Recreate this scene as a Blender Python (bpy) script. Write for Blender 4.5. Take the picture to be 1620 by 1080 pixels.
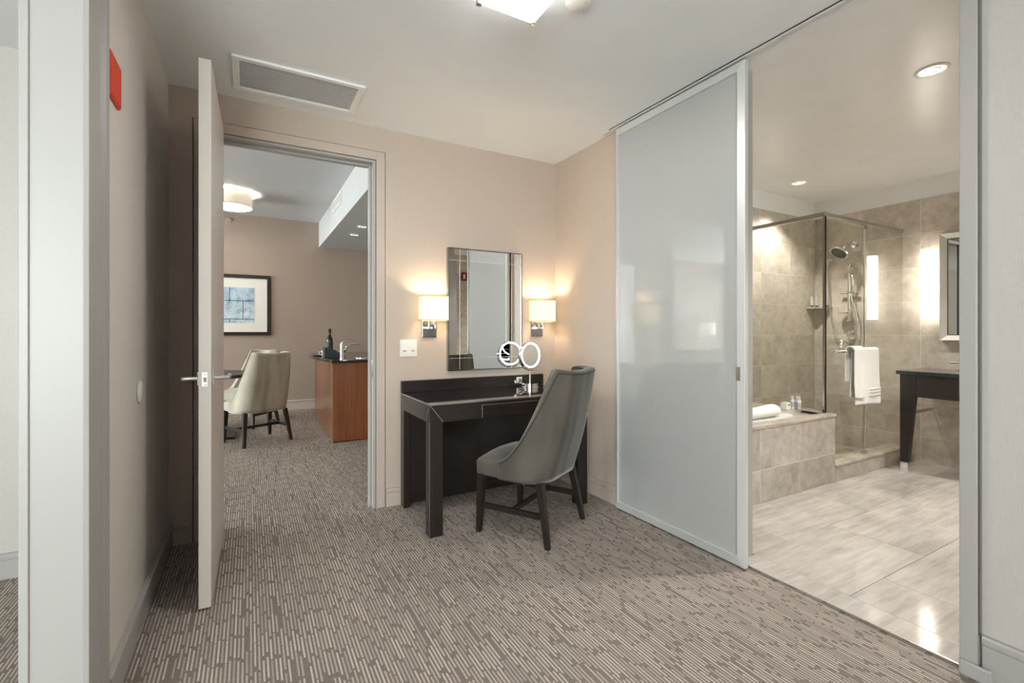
import bpy, bmesh, math, random
from mathutils import Vector, Matrix
random.seed(7)
for o in list(bpy.data.objects): bpy.data.objects.remove(o)
scene = bpy.context.scene
col = scene.collection
PI = math.pi

# ------------------------------------------------------------------ camera
cam_d = bpy.data.cameras.new('camera'); cam = bpy.data.objects.new('camera', cam_d); col.objects.link(cam)
cam.location = (0, 0, 1.22); cam.rotation_euler = (PI/2, 0, -math.radians(29.2))
cam_d.sensor_width = 36; cam_d.lens = 36*744/1620; cam_d.shift_y = -17/1620
cam_d.clip_start = 0.02; cam_d.clip_end = 100
scene.camera = cam
# ------------------------------------------------------------------ world, exposure
w = bpy.data.worlds.new('world'); scene.world = w; w.use_nodes = True
w.node_tree.nodes['Background'].inputs[0].default_value = (.95, .975, 1, 1)
w.node_tree.nodes['Background'].inputs[1].default_value = 14.0
vs = scene.view_settings
vs.view_transform = 'Standard'; vs.look = 'None'; vs.exposure = 0.60; vs.gamma = 1; vs.use_curve_mapping = False
# light levels of the lamps the place has
P_CEIL = 46.0      # emission of the flush glass ceiling light
P_SCONCE = 4.0
P_BATH = 95.0
P_TUBE = 5.5
P_DRUM = 18.0
def area(name, loc, rot, sx, sy, power, color=(1, 1, 1), portal=False, spread=None):
    d = bpy.data.lights.new(name, 'AREA'); d.shape = 'RECTANGLE'; d.size = sx; d.size_y = sy
    d.energy = power; d.color = color
    if portal: d.cycles.is_portal = True
    if spread: d.spread = spread
    o = bpy.data.objects.new(name, d); col.objects.link(o); o.location = loc; o.rotation_euler = rot
    return o
area('window_portal', (-2.0, -2.66, 1.45), (PI/2, 0, 0), 2.3, 2.0, 1, portal=True)
area('window_portal', (-6.46, 5.7, 1.45), (0, -PI/2, 0), 2.2, 4.2, 1, portal=True)

# ------------------------------------------------------------------ materials
MATS = {}
def srgb(r, g, b):
    f = lambda c: (c/255/12.92) if c/255 <= .04045 else ((c/255+.055)/1.055)**2.4
    return (f(r), f(g), f(b), 1)
def newmat(name):
    m = bpy.data.materials.new(name); m.use_nodes = True
    MATS[name] = m
    return m, m.node_tree.nodes, m.node_tree.links, m.node_tree.nodes['Principled BSDF']
def plain(name, c, rough=.5, metal=0, coat=0, emit=None, es=0, noise=0, nscale=60, bump=0, bscale=300, spec=None, sheen=0, trans=0, ior=None):
    m, N, L, b = newmat(name)
    b.inputs['Base Color'].default_value = c
    b.inputs['Roughness'].default_value = rough; b.inputs['Metallic'].default_value = metal
    b.inputs['Coat Weight'].default_value = coat; b.inputs['Coat Roughness'].default_value = .03
    if spec is not None: b.inputs['Specular IOR Level'].default_value = spec
    if sheen: b.inputs['Sheen Weight'].default_value = sheen
    if trans: b.inputs['Transmission Weight'].default_value = trans
    if ior: b.inputs['IOR'].default_value = ior
    if emit: b.inputs['Emission Color'].default_value = emit; b.inputs['Emission Strength'].default_value = es
    tc = N.new('ShaderNodeTexCoord')
    if noise:
        n = N.new('ShaderNodeTexNoise'); n.inputs['Scale'].default_value = nscale; n.inputs['Detail'].default_value = 5
        L.new(tc.outputs['Object'], n.inputs['Vector'])
        mx = N.new('ShaderNodeMix'); mx.data_type = 'RGBA'; mx.blend_type = 'MULTIPLY'
        mx.inputs[0].default_value = 1
        r = N.new('ShaderNodeMapRange'); r.inputs[1].default_value = .3; r.inputs[2].default_value = .7
        r.inputs[3].default_value = 1-noise; r.inputs[4].default_value = 1+noise
        L.new(n.outputs['Fac'], r.inputs[0])
        mx.inputs[6].default_value = c; L.new(r.outputs[0], mx.inputs[7]); L.new(mx.outputs[2], b.inputs['Base Color'])
    if bump:
        n2 = N.new('ShaderNodeTexNoise'); n2.inputs['Scale'].default_value = bscale; n2.inputs['Detail'].default_value = 3
        L.new(tc.outputs['Object'], n2.inputs['Vector'])
        bp = N.new('ShaderNodeBump'); bp.inputs['Strength'].default_value = bump; bp.inputs['Distance'].default_value = .002
        L.new(n2.outputs['Fac'], bp.inputs['Height']); L.new(bp.outputs[0], b.inputs['Normal'])
    return m

def linen(name, c):
    """woven vinyl wall covering: fine horizontal and vertical slubs"""
    m, N, L, b = newmat(name); b.inputs['Roughness'].default_value = .42
    tc = N.new('ShaderNodeTexCoord'); hs = []
    for sc in ((30, 30, 900), (700, 700, 20)):
        mp = N.new('ShaderNodeMapping'); mp.inputs['Scale'].default_value = sc
        n = N.new('ShaderNodeTexNoise'); n.inputs['Scale'].default_value = 1; n.inputs['Detail'].default_value = 3
        L.new(tc.outputs['Object'], mp.inputs[0]); L.new(mp.outputs[0], n.inputs['Vector']); hs.append(n)
    ad = N.new('ShaderNodeMath'); ad.operation = 'ADD'
    L.new(hs[0].outputs['Fac'], ad.inputs[0]); L.new(hs[1].outputs['Fac'], ad.inputs[1])
    r = N.new('ShaderNodeMapRange'); r.inputs[1].default_value = .7; r.inputs[2].default_value = 1.3
    r.inputs[3].default_value = .93; r.inputs[4].default_value = 1.06
    L.new(ad.outputs[0], r.inputs[0])
    mx = N.new('ShaderNodeMix'); mx.data_type = 'RGBA'; mx.blend_type = 'MULTIPLY'; mx.inputs[0].default_value = 1
    mx.inputs[6].default_value = c; L.new(r.outputs[0], mx.inputs[7]); L.new(mx.outputs[2], b.inputs['Base Color'])
    bp = N.new('ShaderNodeBump'); bp.inputs['Strength'].default_value = .15; bp.inputs['Distance'].default_value = .001
    L.new(ad.outputs[0], bp.inputs['Height']); L.new(bp.outputs[0], b.inputs['Normal'])
    return m

def carpet(name):
    m, N, L, b = newmat(name); b.inputs['Roughness'].default_value = .95; b.inputs['Specular IOR Level'].default_value = .1
    tc = N.new('ShaderNodeTexCoord'); sp = N.new('ShaderNodeSeparateXYZ')
    L.new(tc.outputs['Object'], sp.inputs[0])
    def M(op, a, bb=None, clamp=False):
        n = N.new('ShaderNodeMath'); n.operation = op; n.use_clamp = clamp
        for i, v in enumerate((a, bb)):
            if v is None: continue
            if isinstance(v, (int, float)): n.inputs[i].default_value = v
            else: L.new(v, n.inputs[i])
        return n.outputs[0]
    xs = M('DIVIDE', sp.outputs['X'], .0135)
    ci = M('FLOOR', xs); cf = M('FRACT', xs)
    wn = N.new('ShaderNodeTexWhiteNoise'); wn.noise_dimensions = '1D'; L.new(ci, wn.inputs['W'])
    ys = M('ADD', M('DIVIDE', sp.outputs['Y'], .15), M('MULTIPLY', wn.outputs['Value'], 17.3))
    ri = M('FLOOR', ys); rf = M('FRACT', ys)
    cv = N.new('ShaderNodeCombineXYZ'); L.new(ci, cv.inputs[0]); L.new(ri, cv.inputs[1])
    wn2 = N.new('ShaderNodeTexWhiteNoise'); wn2.noise_dimensions = '2D'; L.new(cv.outputs[0], wn2.inputs['Vector'])
    on = M('GREATER_THAN', wn2.outputs['Value'], .03)
    ln = M('LESS_THAN', rf, M('ADD', .76, M('MULTIPLY', wn2.outputs['Value'], .22)))
    inx = M('LESS_THAN', M('ABSOLUTE', M('SUBTRACT', cf, .5)), .22)
    wn3 = N.new('ShaderNodeTexWhiteNoise'); wn3.noise_dimensions = '3D'
    cv3 = N.new('ShaderNodeCombineXYZ'); L.new(ci, cv3.inputs[0]); L.new(ri, cv3.inputs[1]); cv3.inputs[2].default_value = 5.5
    L.new(cv3.outputs[0], wn3.inputs['Vector'])
    dash = M('MULTIPLY', M('MULTIPLY', M('MULTIPLY', on, ln), inx), M('ADD', .40, M('MULTIPLY', wn3.outputs['Value'], .60)))
    big = N.new('ShaderNodeTexNoise'); big.inputs['Scale'].default_value = 1.6; big.inputs['Detail'].default_value = 3
    L.new(tc.outputs['Object'], big.inputs['Vector'])
    fine = N.new('ShaderNodeTexNoise'); fine.inputs['Scale'].default_value = 420; fine.inputs['Detail'].default_value = 2
    L.new(tc.outputs['Object'], fine.inputs['Vector'])
    mx = N.new('ShaderNodeMix'); mx.data_type = 'RGBA'
    mx.inputs[6].default_value = srgb(134, 123, 116); mx.inputs[7].default_value = srgb(212, 202, 190)
    L.new(dash, mx.inputs[0])
    r = N.new('ShaderNodeMapRange'); r.inputs[1].default_value = .3; r.inputs[2].default_value = .7; r.inputs[3].default_value = .93; r.inputs[4].default_value = 1.06
    L.new(big.outputs['Fac'], r.inputs[0])
    r2 = N.new('ShaderNodeMapRange'); r2.inputs[1].default_value = .25; r2.inputs[2].default_value = .75; r2.inputs[3].default_value = .72; r2.inputs[4].default_value = 1.25
    L.new(fine.outputs['Fac'], r2.inputs[0])
    k = M('MULTIPLY', r.outputs[0], r2.outputs[0])
    m2 = N.new('ShaderNodeMix'); m2.data_type = 'RGBA'; m2.blend_type = 'MULTIPLY'; m2.inputs[0].default_value = 1
    L.new(mx.outputs[2], m2.inputs[6]); L.new(k, m2.inputs[7]); L.new(m2.outputs[2], b.inputs['Base Color'])
    bp = N.new('ShaderNodeBump'); bp.inputs['Strength'].default_value = .6; bp.inputs['Distance'].default_value = .004
    L.new(M('ADD', fine.outputs['Fac'], M('MULTIPLY', dash, .6)), bp.inputs['Height']); L.new(bp.outputs[0], b.inputs['Normal'])
    return m

def stone(name, c1, c2, rough, scale=(9, 9, 9), streak=None, var=.12):
    m, N, L, b = newmat(name); b.inputs['Roughness'].default_value = rough
    tc = N.new('ShaderNodeTexCoord'); oi = N.new('ShaderNodeObjectInfo')
    geo = N.new('ShaderNodeNewGeometry')
    off = N.new('ShaderNodeVectorMath'); off.operation = 'SCALE'
    cmb = N.new('ShaderNodeCombineXYZ'); L.new(oi.outputs['Random'], cmb.inputs[0]); L.new(oi.outputs['Random'], cmb.inputs[1]); L.new(oi.outputs['Random'], cmb.inputs[2])
    L.new(cmb.outputs[0], off.inputs[0]); off.inputs['Scale'].default_value = 37
    ad = N.new('ShaderNodeVectorMath'); L.new(geo.outputs['Position'], ad.inputs[0]); L.new(off.outputs[0], ad.inputs[1])
    mp = N.new('ShaderNodeMapping'); mp.inputs['Scale'].default_value = streak or scale; L.new(ad.outputs[0], mp.inputs[0])
    n = N.new('ShaderNodeTexNoise'); n.inputs['Scale'].default_value = 1; n.inputs['Detail'].default_value = 9; n.inputs['Roughness'].default_value = .68
    L.new(mp.outputs[0], n.inputs['Vector'])
    n2 = N.new('ShaderNodeTexNoise'); n2.inputs['Scale'].default_value = 2.6; n2.inputs['Detail'].default_value = 3; L.new(ad.outputs[0], n2.inputs['Vector'])
    mixf = N.new('ShaderNodeMath'); mixf.operation = 'MULTIPLY_ADD'; mixf.inputs[1].default_value = .35
    L.new(n2.outputs['Fac'], mixf.inputs[0])
    s = N.new('ShaderNodeMath'); s.operation = 'MULTIPLY'; s.inputs[1].default_value = .65; L.new(n.outputs['Fac'], s.inputs[0])
    L.new(s.outputs[0], mixf.inputs[2])
    rp = N.new('ShaderNodeMapRange'); rp.inputs[1].default_value = .36; rp.inputs[2].default_value = .64; L.new(mixf.outputs[0], rp.inputs[0])
    mx = N.new('ShaderNodeMix'); mx.data_type = 'RGBA'; mx.inputs[6].default_value = c1; mx.inputs[7].default_value = c2
    L.new(rp.outputs[0], mx.inputs[0])
    r = N.new('ShaderNodeMapRange'); r.inputs[3].default_value = 1-var/2; r.inputs[4].default_value = 1+var/2; L.new(oi.outputs['Random'], r.inputs[0])
    m2 = N.new('ShaderNodeMix'); m2.data_type = 'RGBA'; m2.blend_type = 'MULTIPLY'; m2.inputs[0].default_value = 1
    L.new(mx.outputs[2], m2.inputs[6]); L.new(r.outputs[0], m2.inputs[7]); L.new(m2.outputs[2], b.inputs['Base Color'])
    return m

def wood(name, c1, c2, rough=.3, scale=(60, 60, 2.5), coat=.3):
    m, N, L, b = newmat(name); b.inputs['Roughness'].default_value = rough; b.inputs['Coat Weight'].default_value = coat; b.inputs['Coat Roughness'].default_value = .12
    tc = N.new('ShaderNodeTexCoord'); mp = N.new('ShaderNodeMapping'); mp.inputs['Scale'].default_value = scale
    n = N.new('ShaderNodeTexNoise'); n.inputs['Scale'].default_value = 1; n.inputs['Detail'].default_value = 5
    L.new(tc.outputs['Object'], mp.inputs[0]); L.new(mp.outputs[0], n.inputs['Vector'])
    mx = N.new('ShaderNodeMix'); mx.data_type = 'RGBA'; mx.inputs[6].default_value = c1; mx.inputs[7].default_value = c2
    r = N.new('ShaderNodeMapRange'); r.inputs[1].default_value = .3; r.inputs[2].default_value = .7
    L.new(n.outputs['Fac'], r.inputs[0]); L.new(r.outputs[0], mx.inputs[0]); L.new(mx.outputs[2], b.inputs['Base Color'])
    return m

def velvet(name, c1, c2):
    """velvet with broad soft nap bands running up the back"""
    m, N, L, b = newmat(name); b.inputs['Roughness'].default_value = .85; b.inputs['Sheen Weight'].default_value = .35; b.inputs['Sheen Roughness'].default_value = .4
    b.inputs['Specular IOR Level'].default_value = .2
    tc = N.new('ShaderNodeTexCoord'); mp = N.new('ShaderNodeMapping'); mp.inputs['Scale'].default_value = (9, 4, 1.6); mp.inputs['Rotation'].default_value = (0, .18, 0)
    n = N.new('ShaderNodeTexNoise'); n.inputs['Scale'].default_value = 1; n.inputs['Detail'].default_value = 1.5
    f = N.new('ShaderNodeTexNoise'); f.inputs['Scale'].default_value = 500
    L.new(tc.outputs['Object'], mp.inputs[0]); L.new(mp.outputs[0], n.inputs['Vector']); L.new(tc.outputs['Object'], f.inputs['Vector'])
    r = N.new('ShaderNodeMapRange'); r.inputs[1].default_value = .36; r.inputs[2].default_value = .62; L.new(n.outputs['Fac'], r.inputs[0])
    mx = N.new('ShaderNodeMix'); mx.data_type = 'RGBA'; mx.inputs[6].default_value = c1; mx.inputs[7].default_value = c2
    L.new(r.outputs[0], mx.inputs[0]); L.new(mx.outputs[2], b.inputs['Base Color'])
    bp = N.new('ShaderNodeBump'); bp.inputs['Strength'].default_value = .1; bp.inputs['Distance'].default_value = .001
    L.new(f.outputs['Fac'], bp.inputs['Height']); L.new(bp.outputs[0], b.inputs['Normal'])
    return m

def emitmat(name, c, s, base=(.9, .9, .88, 1)):
    return plain(name, base, .5, emit=c, es=s)

def glass(name, tint=(.93, .96, .94, 1)):
    m, N, L, b = newmat(name)
    b.inputs['Base Color'].default_value = tint; b.inputs['Roughness'].default_value = 0; b.inputs['IOR'].default_value = 1.45
    N.remove(b); out = N['Material Output']
    tr = N.new('ShaderNodeBsdfTransparent'); tr.inputs[0].default_value = tint
    gl = N.new('ShaderNodeBsdfGlossy'); gl.inputs['Roughness'].default_value = 0; gl.inputs['Color'].default_value = (1, 1, 1, 1)
    fr = N.new('ShaderNodeFresnel'); fr.inputs['IOR'].default_value = 1.5
    mx = N.new('ShaderNodeMixShader'); ge = N.new('ShaderNodeNewGeometry'); bf = N.new('ShaderNodeMath'); bf.operation = 'SUBTRACT'; bf.inputs[0].default_value = 1; L.new(ge.outputs['Backfacing'], bf.inputs[1])
    mu = N.new('ShaderNodeMath'); mu.operation = 'MULTIPLY'; L.new(fr.outputs[0], mu.inputs[0]); L.new(bf.outputs[0], mu.inputs[1]); L.new(mu.outputs[0], mx.inputs[0]); L.new(tr.outputs[0], mx.inputs[1]); L.new(gl.outputs[0], mx.inputs[2])
    L.new(mx.outputs[0], out.inputs[0])
    return m

linen('wall_paper', srgb(201, 185, 172))
linen('wall_light', srgb(197, 191, 186))
linen('wall_left_lit', srgb(228, 221, 214))  # left wall only: covering made paler, light falling on it put into the colour
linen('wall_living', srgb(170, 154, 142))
plain('ceiling_paint', srgb(238, 240, 243), .6, noise=.015, nscale=4)
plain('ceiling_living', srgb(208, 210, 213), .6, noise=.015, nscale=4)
plain('bath_ceiling', srgb(240, 240, 239), .28, noise=.02, nscale=5, bump=.15, bscale=14)
plain('trim_paint', srgb(200, 185, 173), .4)
plain('trim_light', srgb(174, 171, 168), .4)
plain('white_paint', srgb(242, 242, 240), .4)
plain('door_paint', srgb(214, 206, 199), .4)
carpet('carpet')
stone('wall_tile', srgb(176, 167, 154), srgb(218, 210, 198), .32, (11, 11, 11))
stone('tub_tile', srgb(156, 147, 136), srgb(204, 195, 183), .35, (13, 13, 13))
stone('floor_tile', srgb(170, 163, 156), srgb(206, 200, 193), .09, streak=(3, 26, 10), var=.06)
stone('deck_stone', srgb(150, 140, 127), srgb(200, 190, 176), .22, (6, 20, 10))
stone('granite', srgb(28, 30, 30), srgb(62, 64, 62), .07, (70, 70, 70))
plain('grout', srgb(222, 214, 200), .8)
plain('grout_floor', srgb(168, 160, 150), .8)
plain('chrome', (.82, .82, .82, 1), .08, 1)
plain('nickel', (.62, .60, .57, 1), .22, 1)
plain('nickel_dark', (.30, .29, .28, 1), .25, 1)
plain('alu', srgb(222, 223, 224), .32, .35)
plain('alu_dark', srgb(60, 60, 60), .4, .6)
plain('gasket', srgb(28, 26, 24), .6)
plain('mirror', (.88, .90, .88, 1), .0, 1)
plain('frosted', srgb(182, 183, 182), .5, coat=1, spec=.05)
MATS['frosted'].node_tree.nodes['Principled BSDF'].inputs['Coat IOR'].default_value = 1.75
plain('opal_white', srgb(240, 238, 232), .35)
plain('plastic_white', srgb(236, 232, 226), .35)
plain('orange_red', srgb(226, 62, 24), .4)
plain('alarm_red', srgb(150, 28, 20), .4)
wood('espresso', srgb(30, 24, 22), srgb(41, 33, 30), .36, (60, 60, 3), .15)
wood('espresso_x', srgb(31, 25, 23), srgb(42, 34, 31), .36, (3, 60, 60), .15)
plain('black_top', srgb(26, 23, 22), .06, coat=.8)
plain('inlay', srgb(205, 202, 196), .25, .8)
wood('cherry', srgb(124, 68, 32), srgb(150, 90, 50), .3, (40, 40, 1.6), .5)
velvet('velvet_grey', srgb(75, 70, 64), srgb(104, 97, 89))
velvet('velvet_cream', srgb(158, 152, 138), srgb(196, 191, 178))
plain('piping_grey', srgb(66, 62, 58), .8)
plain('piping_cream', srgb(205, 201, 190), .8)
plain('towel', srgb(238, 236, 231), .95, bump=.7, bscale=260, sheen=.3)
plain('shade_linen', srgb(250, 236, 200), .8, emit=srgb(255, 228, 172), es=.75, noise=.03, nscale=200)
plain('shade_trim', srgb(214, 192, 150), .8)
emitmat('bulb_warm', srgb(255, 225, 170), 6)
emitmat('ceil_glass', srgb(252, 250, 246), P_CEIL)
emitmat('rim_glass', srgb(252, 250, 246), P_CEIL*.10)
emitmat('drum_diffuser', srgb(255, 246, 230), P_DRUM)
plain('drum_shade', srgb(236, 226, 206), .8, emit=srgb(255, 240, 214), es=.22)
emitmat('tube_glass', srgb(255, 246, 232), P_TUBE)
emitmat('ring_led', srgb(235, 246, 255), 5)
emitmat('downlight_glow', srgb(255, 246, 230), 1.6)
emitmat('lamp_shade_white', srgb(255, 246, 232), 2.2)
glass('clear_glass')
glass('shower_glass', (.93, .93, .90, 1))
plain('black_frame', srgb(40, 36, 32), .35)
plain('mat_board', srgb(236, 234, 228), .8)
plain('bottle_glass', srgb(18, 22, 18), .08, coat=.6)
plain('bottle_label', srgb(64, 70, 72), .6)
plain('dark_box', srgb(62, 66, 66), .5)
plain('ceramic', srgb(240, 238, 234), .12)
plain('tube_silver', srgb(206, 204, 196), .3)
plain('paper_blue', srgb(186, 192, 200), .6)
plain('dish_dark', srgb(70, 64, 58), .3)
plain('sofa_blue', srgb(150, 156, 168), .9)
plain('rubber', srgb(60, 58, 55), .7)
plain('ink', srgb(96, 96, 96), .6)

def art(name):
    m, N, L, b = newmat(name); b.inputs['Roughness'].default_value = .6
    tc = N.new('ShaderNodeTexCoord')
    n = N.new('ShaderNodeTexNoise'); n.inputs['Scale'].default_value = 9; n.inputs['Detail'].default_value = 8; n.inputs['Roughness'].default_value = .7
    L.new(tc.outputs['Object'], n.inputs['Vector'])
    cr = N.new('ShaderNodeValToRGB'); e = cr.color_ramp.elements
    e[0].position = .34; e[0].color = srgb(120, 150, 168); e[1].position = .66; e[1].color = srgb(226, 232, 240)
    q = cr.color_ramp.elements.new(.5); q.color = srgb(186, 206, 220)
    L.new(n.outputs['Fac'], cr.inputs[0])
    br = N.new('ShaderNodeTexBrick'); br.inputs['Scale'].default_value = 1; br.inputs['Mortar Size'].default_value = .006; br.inputs['Mortar Smooth'].default_value = .5
    br.inputs['Brick Width'].default_value = .34; br.inputs['Row Height'].default_value = .27; br.inputs['Color1'].default_value = (1, 1, 1, 1); br.inputs['Color2'].default_value = (.8, .9, 1, 1); br.inputs['Mortar'].default_value = srgb(50, 62, 76)
    mp = N.new('ShaderNodeMapping'); mp.inputs['Rotation'].default_value = (-PI/2, 0, 0); mp.inputs['Location'].default_value = (.07, .02, 0)
    wv = N.new('ShaderNodeVectorMath'); wv.operation = 'MULTIPLY_ADD'
    n3 = N.new('ShaderNodeTexNoise'); n3.inputs['Scale'].default_value = 14; L.new(tc.outputs['Object'], n3.inputs['Vector'])
    L.new(n3.outputs['Color'], wv.inputs[0]); wv.inputs[1].default_value = (.02, .02, .02); L.new(tc.outputs['Object'], wv.inputs[2])
    L.new(wv.outputs[0], mp.inputs[0]); L.new(mp.outputs[0], br.inputs['Vector'])
    mx = N.new('ShaderNodeMix'); mx.data_type = 'RGBA'; mx.blend_type = 'MULTIPLY'; mx.inputs[0].default_value = 1
    L.new(cr.outputs[0], mx.inputs[6]); L.new(br.outputs['Color'], mx.inputs[7]); L.new(mx.outputs[2], b.inputs['Base Color'])
art('art_print')

# ------------------------------------------------------------------ mesh helpers
class MB:
    def __init__(s): s.bm = bmesh.new()
    def box(s, x0, x1, y0, y1, z0, z1):
        v = [s.bm.verts.new((x, y, z)) for x in (x0, x1) for y in (y0, y1) for z in (z0, z1)]
        for f in ((0, 1, 3, 2), (4, 6, 7, 5), (0, 4, 5, 1), (2, 3, 7, 6), (0, 2, 6, 4), (1, 5, 7, 3)):
            s.bm.faces.new([v[i] for i in f])
        return s
    def hexa(s, b, t):
        """solid between two quads given in the same winding"""
        vb = [s.bm.verts.new(p) for p in b]; vt = [s.bm.verts.new(p) for p in t]; n = len(b)
        s.bm.faces.new(vb[::-1]); s.bm.faces.new(vt)
        for i in range(n): s.bm.faces.new((vb[i], vb[(i+1) % n], vt[(i+1) % n], vt[i]))
        return s
    def prism(s, pts, axis, a, b):
        """extrude 2D pts along axis ('x','y','z') from a to b"""
        def P(p, t): return {'x': (t, p[0], p[1]), 'y': (p[0], t, p[1]), 'z': (p[0], p[1], t)}[axis]
        return s.hexa([P(p, a) for p in pts], [P(p, b) for p in pts])
    def rings(s, rs, cap=True, close=True):
        R = [[s.bm.verts.new(p) for p in r] for r in rs]; n = len(R[0])
        for i in range(len(R)-1):
            for j in range(n if close else n-1):
                k = (j+1) % n
                s.bm.faces.new((R[i][j], R[i][k], R[i+1][k], R[i+1][j]))
        if cap:
            s.bm.faces.new(R[0][::-1]); s.bm.faces.new(R[-1])
        return s
    def tube(s, path, r, n=10, cap=True):
        path = [Vector(p) for p in path]; rs = []
        up = Vector((.123, .3, 1)).normalized()
        for i, p in enumerate(path):
            d = (path[min(i+1, len(path)-1)]-path[max(i-1, 0)]).normalized()
            a = d.cross(up)
            if a.length < .05: a = d.cross(Vector((1, 0, 0)))
            a.normalize(); b = d.cross(a).normalized()
            rr = r[i] if isinstance(r, (list, tuple)) else r
            rs.append([p+a*rr*math.cos(2*PI*k/n)+b*rr*math.sin(2*PI*k/n) for k in range(n)])
        return s.rings(rs, cap)
    def lathe(s, prof, c=(0, 0, 0), axis='z', n=24, cap=True):
        """prof = [(r, h)] turned round an axis through c"""
        rs = []
        for r, hh in prof:
            ring = []
            for k in range(n):
                a = 2*PI*k/n; u, v = r*math.cos(a), r*math.sin(a)
                ring.append({'z': (c[0]+u, c[1]+v, c[2]+hh), 'x': (c[0]+hh, c[1]+u, c[2]+v), 'y': (c[0]+u, c[1]+hh, c[2]+v)}[axis])
            rs.append(ring)
        return s.rings(rs, cap)
    def torus(s, c, R, r, m, n=32, k=10, a0=0, a1=2*PI):
        """torus in the plane given by 3x3 matrix m (columns u, v, normal)"""
        full = abs(a1-a0-2*PI) < 1e-4; cnt = n if full else n+1
        rs = []
        for i in range(cnt):
            a = a0+(a1-a0)*i/n; rs.append([Vector(c)+m@Vector(((R+r*math.cos(2*PI*j/k))*math.cos(a), (R+r*math.cos(2*PI*j/k))*math.sin(a), r*math.sin(2*PI*j/k))) for j in range(k)])
        if full: rs.append(None)
        R_ = [[s.bm.verts.new(p) for p in q] for q in rs if q]
        if full: R_.append(R_[0])
        for i in range(len(R_)-1):
            for j in range(k): s.bm.faces.new((R_[i][j], R_[i][(j+1) % k], R_[i+1][(j+1) % k], R_[i+1][j]))
        if not full: s.bm.faces.new(R_[0][::-1]); s.bm.faces.new(R_[-1])
        return s
    def sphere(s, c, r, sc=(1, 1, 1), seg=16):
        mt = Matrix.Translation(c) @ Matrix.Diagonal((*sc, 1))
        bmesh.ops.create_uvsphere(s.bm, u_segments=seg, v_segments=seg//2+2, radius=r, matrix=mt)
        return s
    def build(s, name, mat, parent=None, bevel=0, seg=2, smooth=False, local=False, sub=0):
        bm = s.bm
        bmesh.ops.recalc_face_normals(bm, faces=bm.faces)
        base = Vector((0, 0, 0))
        if not local:
            if parent: 
                p = parent
                while p: base += p.location; p = p.parent
            else:
                lo = Vector([min(v.co[i] for v in bm.verts) for i in range(3)]); hi = Vector([max(v.co[i] for v in bm.verts) for i in range(3)])
                base = Vector(((lo.x+hi.x)/2, (lo.y+hi.y)/2, lo.z))
            for v in bm.verts: v.co -= base
        me = bpy.data.meshes.new(name); 
        bm.to_mesh(me); bm.free()
        o = bpy.data.objects.new(name, me); col.objects.link(o)
        me.materials.append(MATS[mat])
        if parent: o.parent = parent
        elif not local: o.location = base
        if smooth:
            for p in me.polygons: p.use_smooth = True
            if smooth == 'auto':
                try: me.set_sharp_from_angle(angle=math.radians(40))
                except Exception: pass
        if bevel:
            b = o.modifiers.new('bevel', 'BEVEL'); b.width = bevel; b.segments = seg; b.limit_method = 'ANGLE'; b.angle_limit = math.radians(35)
        if sub:
            b = o.modifiers.new('sub', 'SUBSURF'); b.levels = sub; b.render_levels = sub
        return o
def B(*a): return MB().box(*a)
def thing(name, label, cat, loc, group=None, rotz=0):
    o = bpy.data.objects.new(name, None); col.objects.link(o); o.location = loc; o.rotation_euler = (0, 0, rotz)
    o.empty_display_size = .1
    return tag(o, label, cat, group)
def tag(o, label, cat, group=None):
    o['label'] = label; o['category'] = cat
    if group: o['group'] = group
    return o
def struct(o, label=None, cat=None):
    o['kind'] = 'structure'
    if label: o['label'] = label
    if cat: o['category'] = cat
    return o
def sthing(name, loc, label, cat):
    return struct(thing(name, label, cat, loc), label, cat)

# ------------------------------------------------------------------ the setting
CZ = 2.62; YB = 3.28; XR = 2.25; XL = -.40
struct(B(-6.6, 5.6, -2.8, 8.15, -.08, 0).build('floor', 'carpet'), 'grey brown carpet with pale broken stripes running through both rooms', 'floor')
struct(B(-3.3, 2.30, -2.8, 3.34, CZ, CZ+.1).build('ceiling', 'ceiling_paint'), 'flat pale grey ceiling over the dressing area', 'ceiling')
struct(B(2.30, 5.6, -.5, 3.0, CZ, CZ+.1).build('ceiling_bath', 'bath_ceiling'), 'off white satin bathroom ceiling with two recessed lights', 'ceiling')
struct(B(2.30, 5.6, -2.8, -.5, CZ, CZ+.1).build('ceiling_bedroom', 'ceiling_paint'), 'pale grey ceiling behind the bathroom', 'ceiling')
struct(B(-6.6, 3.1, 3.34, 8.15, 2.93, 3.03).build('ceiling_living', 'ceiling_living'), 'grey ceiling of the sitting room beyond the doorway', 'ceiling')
struct(B(.965, 3.1, 3.40, 8.0, 2.54, 2.93).build('ceiling_soffit', 'ceiling_living'), 'dropped white soffit over the wet bar', 'ceiling')
# back wall with the doorway; hole is wider than the casing by a shadow gap
HX0, HX1, HZ = -.286, .826, 2.456
wb = MB().box(-6.6, HX0, YB, YB+.12, 0, 3.0).box(HX1, 3.1, YB, YB+.12, 0, 3.0).box(HX0, HX1, YB, YB+.12, HZ, 3.0)
struct(wb.build('wall_back', 'wall_paper'), 'taupe wall with the doorway and the dressing table', 'wall')
struct(B(XL-.105, XL, 1.72, YB, 0, CZ).build('wall_left', 'wall_left_lit'), 'linen wall on the left behind the open door, colour lightened to look lit', 'wall')
struct(B(-3.3, XL-.105, YB-.04, YB, 0, CZ).build('wall_left_room', 'wall_light'), 'pale wall seen past the left door jamb', 'wall')
struct(B(-3.42, -3.3, -2.8, YB, 0, CZ).build('wall_bedroom_left', 'wall_light'), 'pale wall of the bedroom on the left', 'wall')
struct(B(XR, XR+.115, 1.592, YB, 0, CZ).build('wall_right', 'wall_paper'), 'taupe wall behind the sliding door', 'wall')
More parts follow.
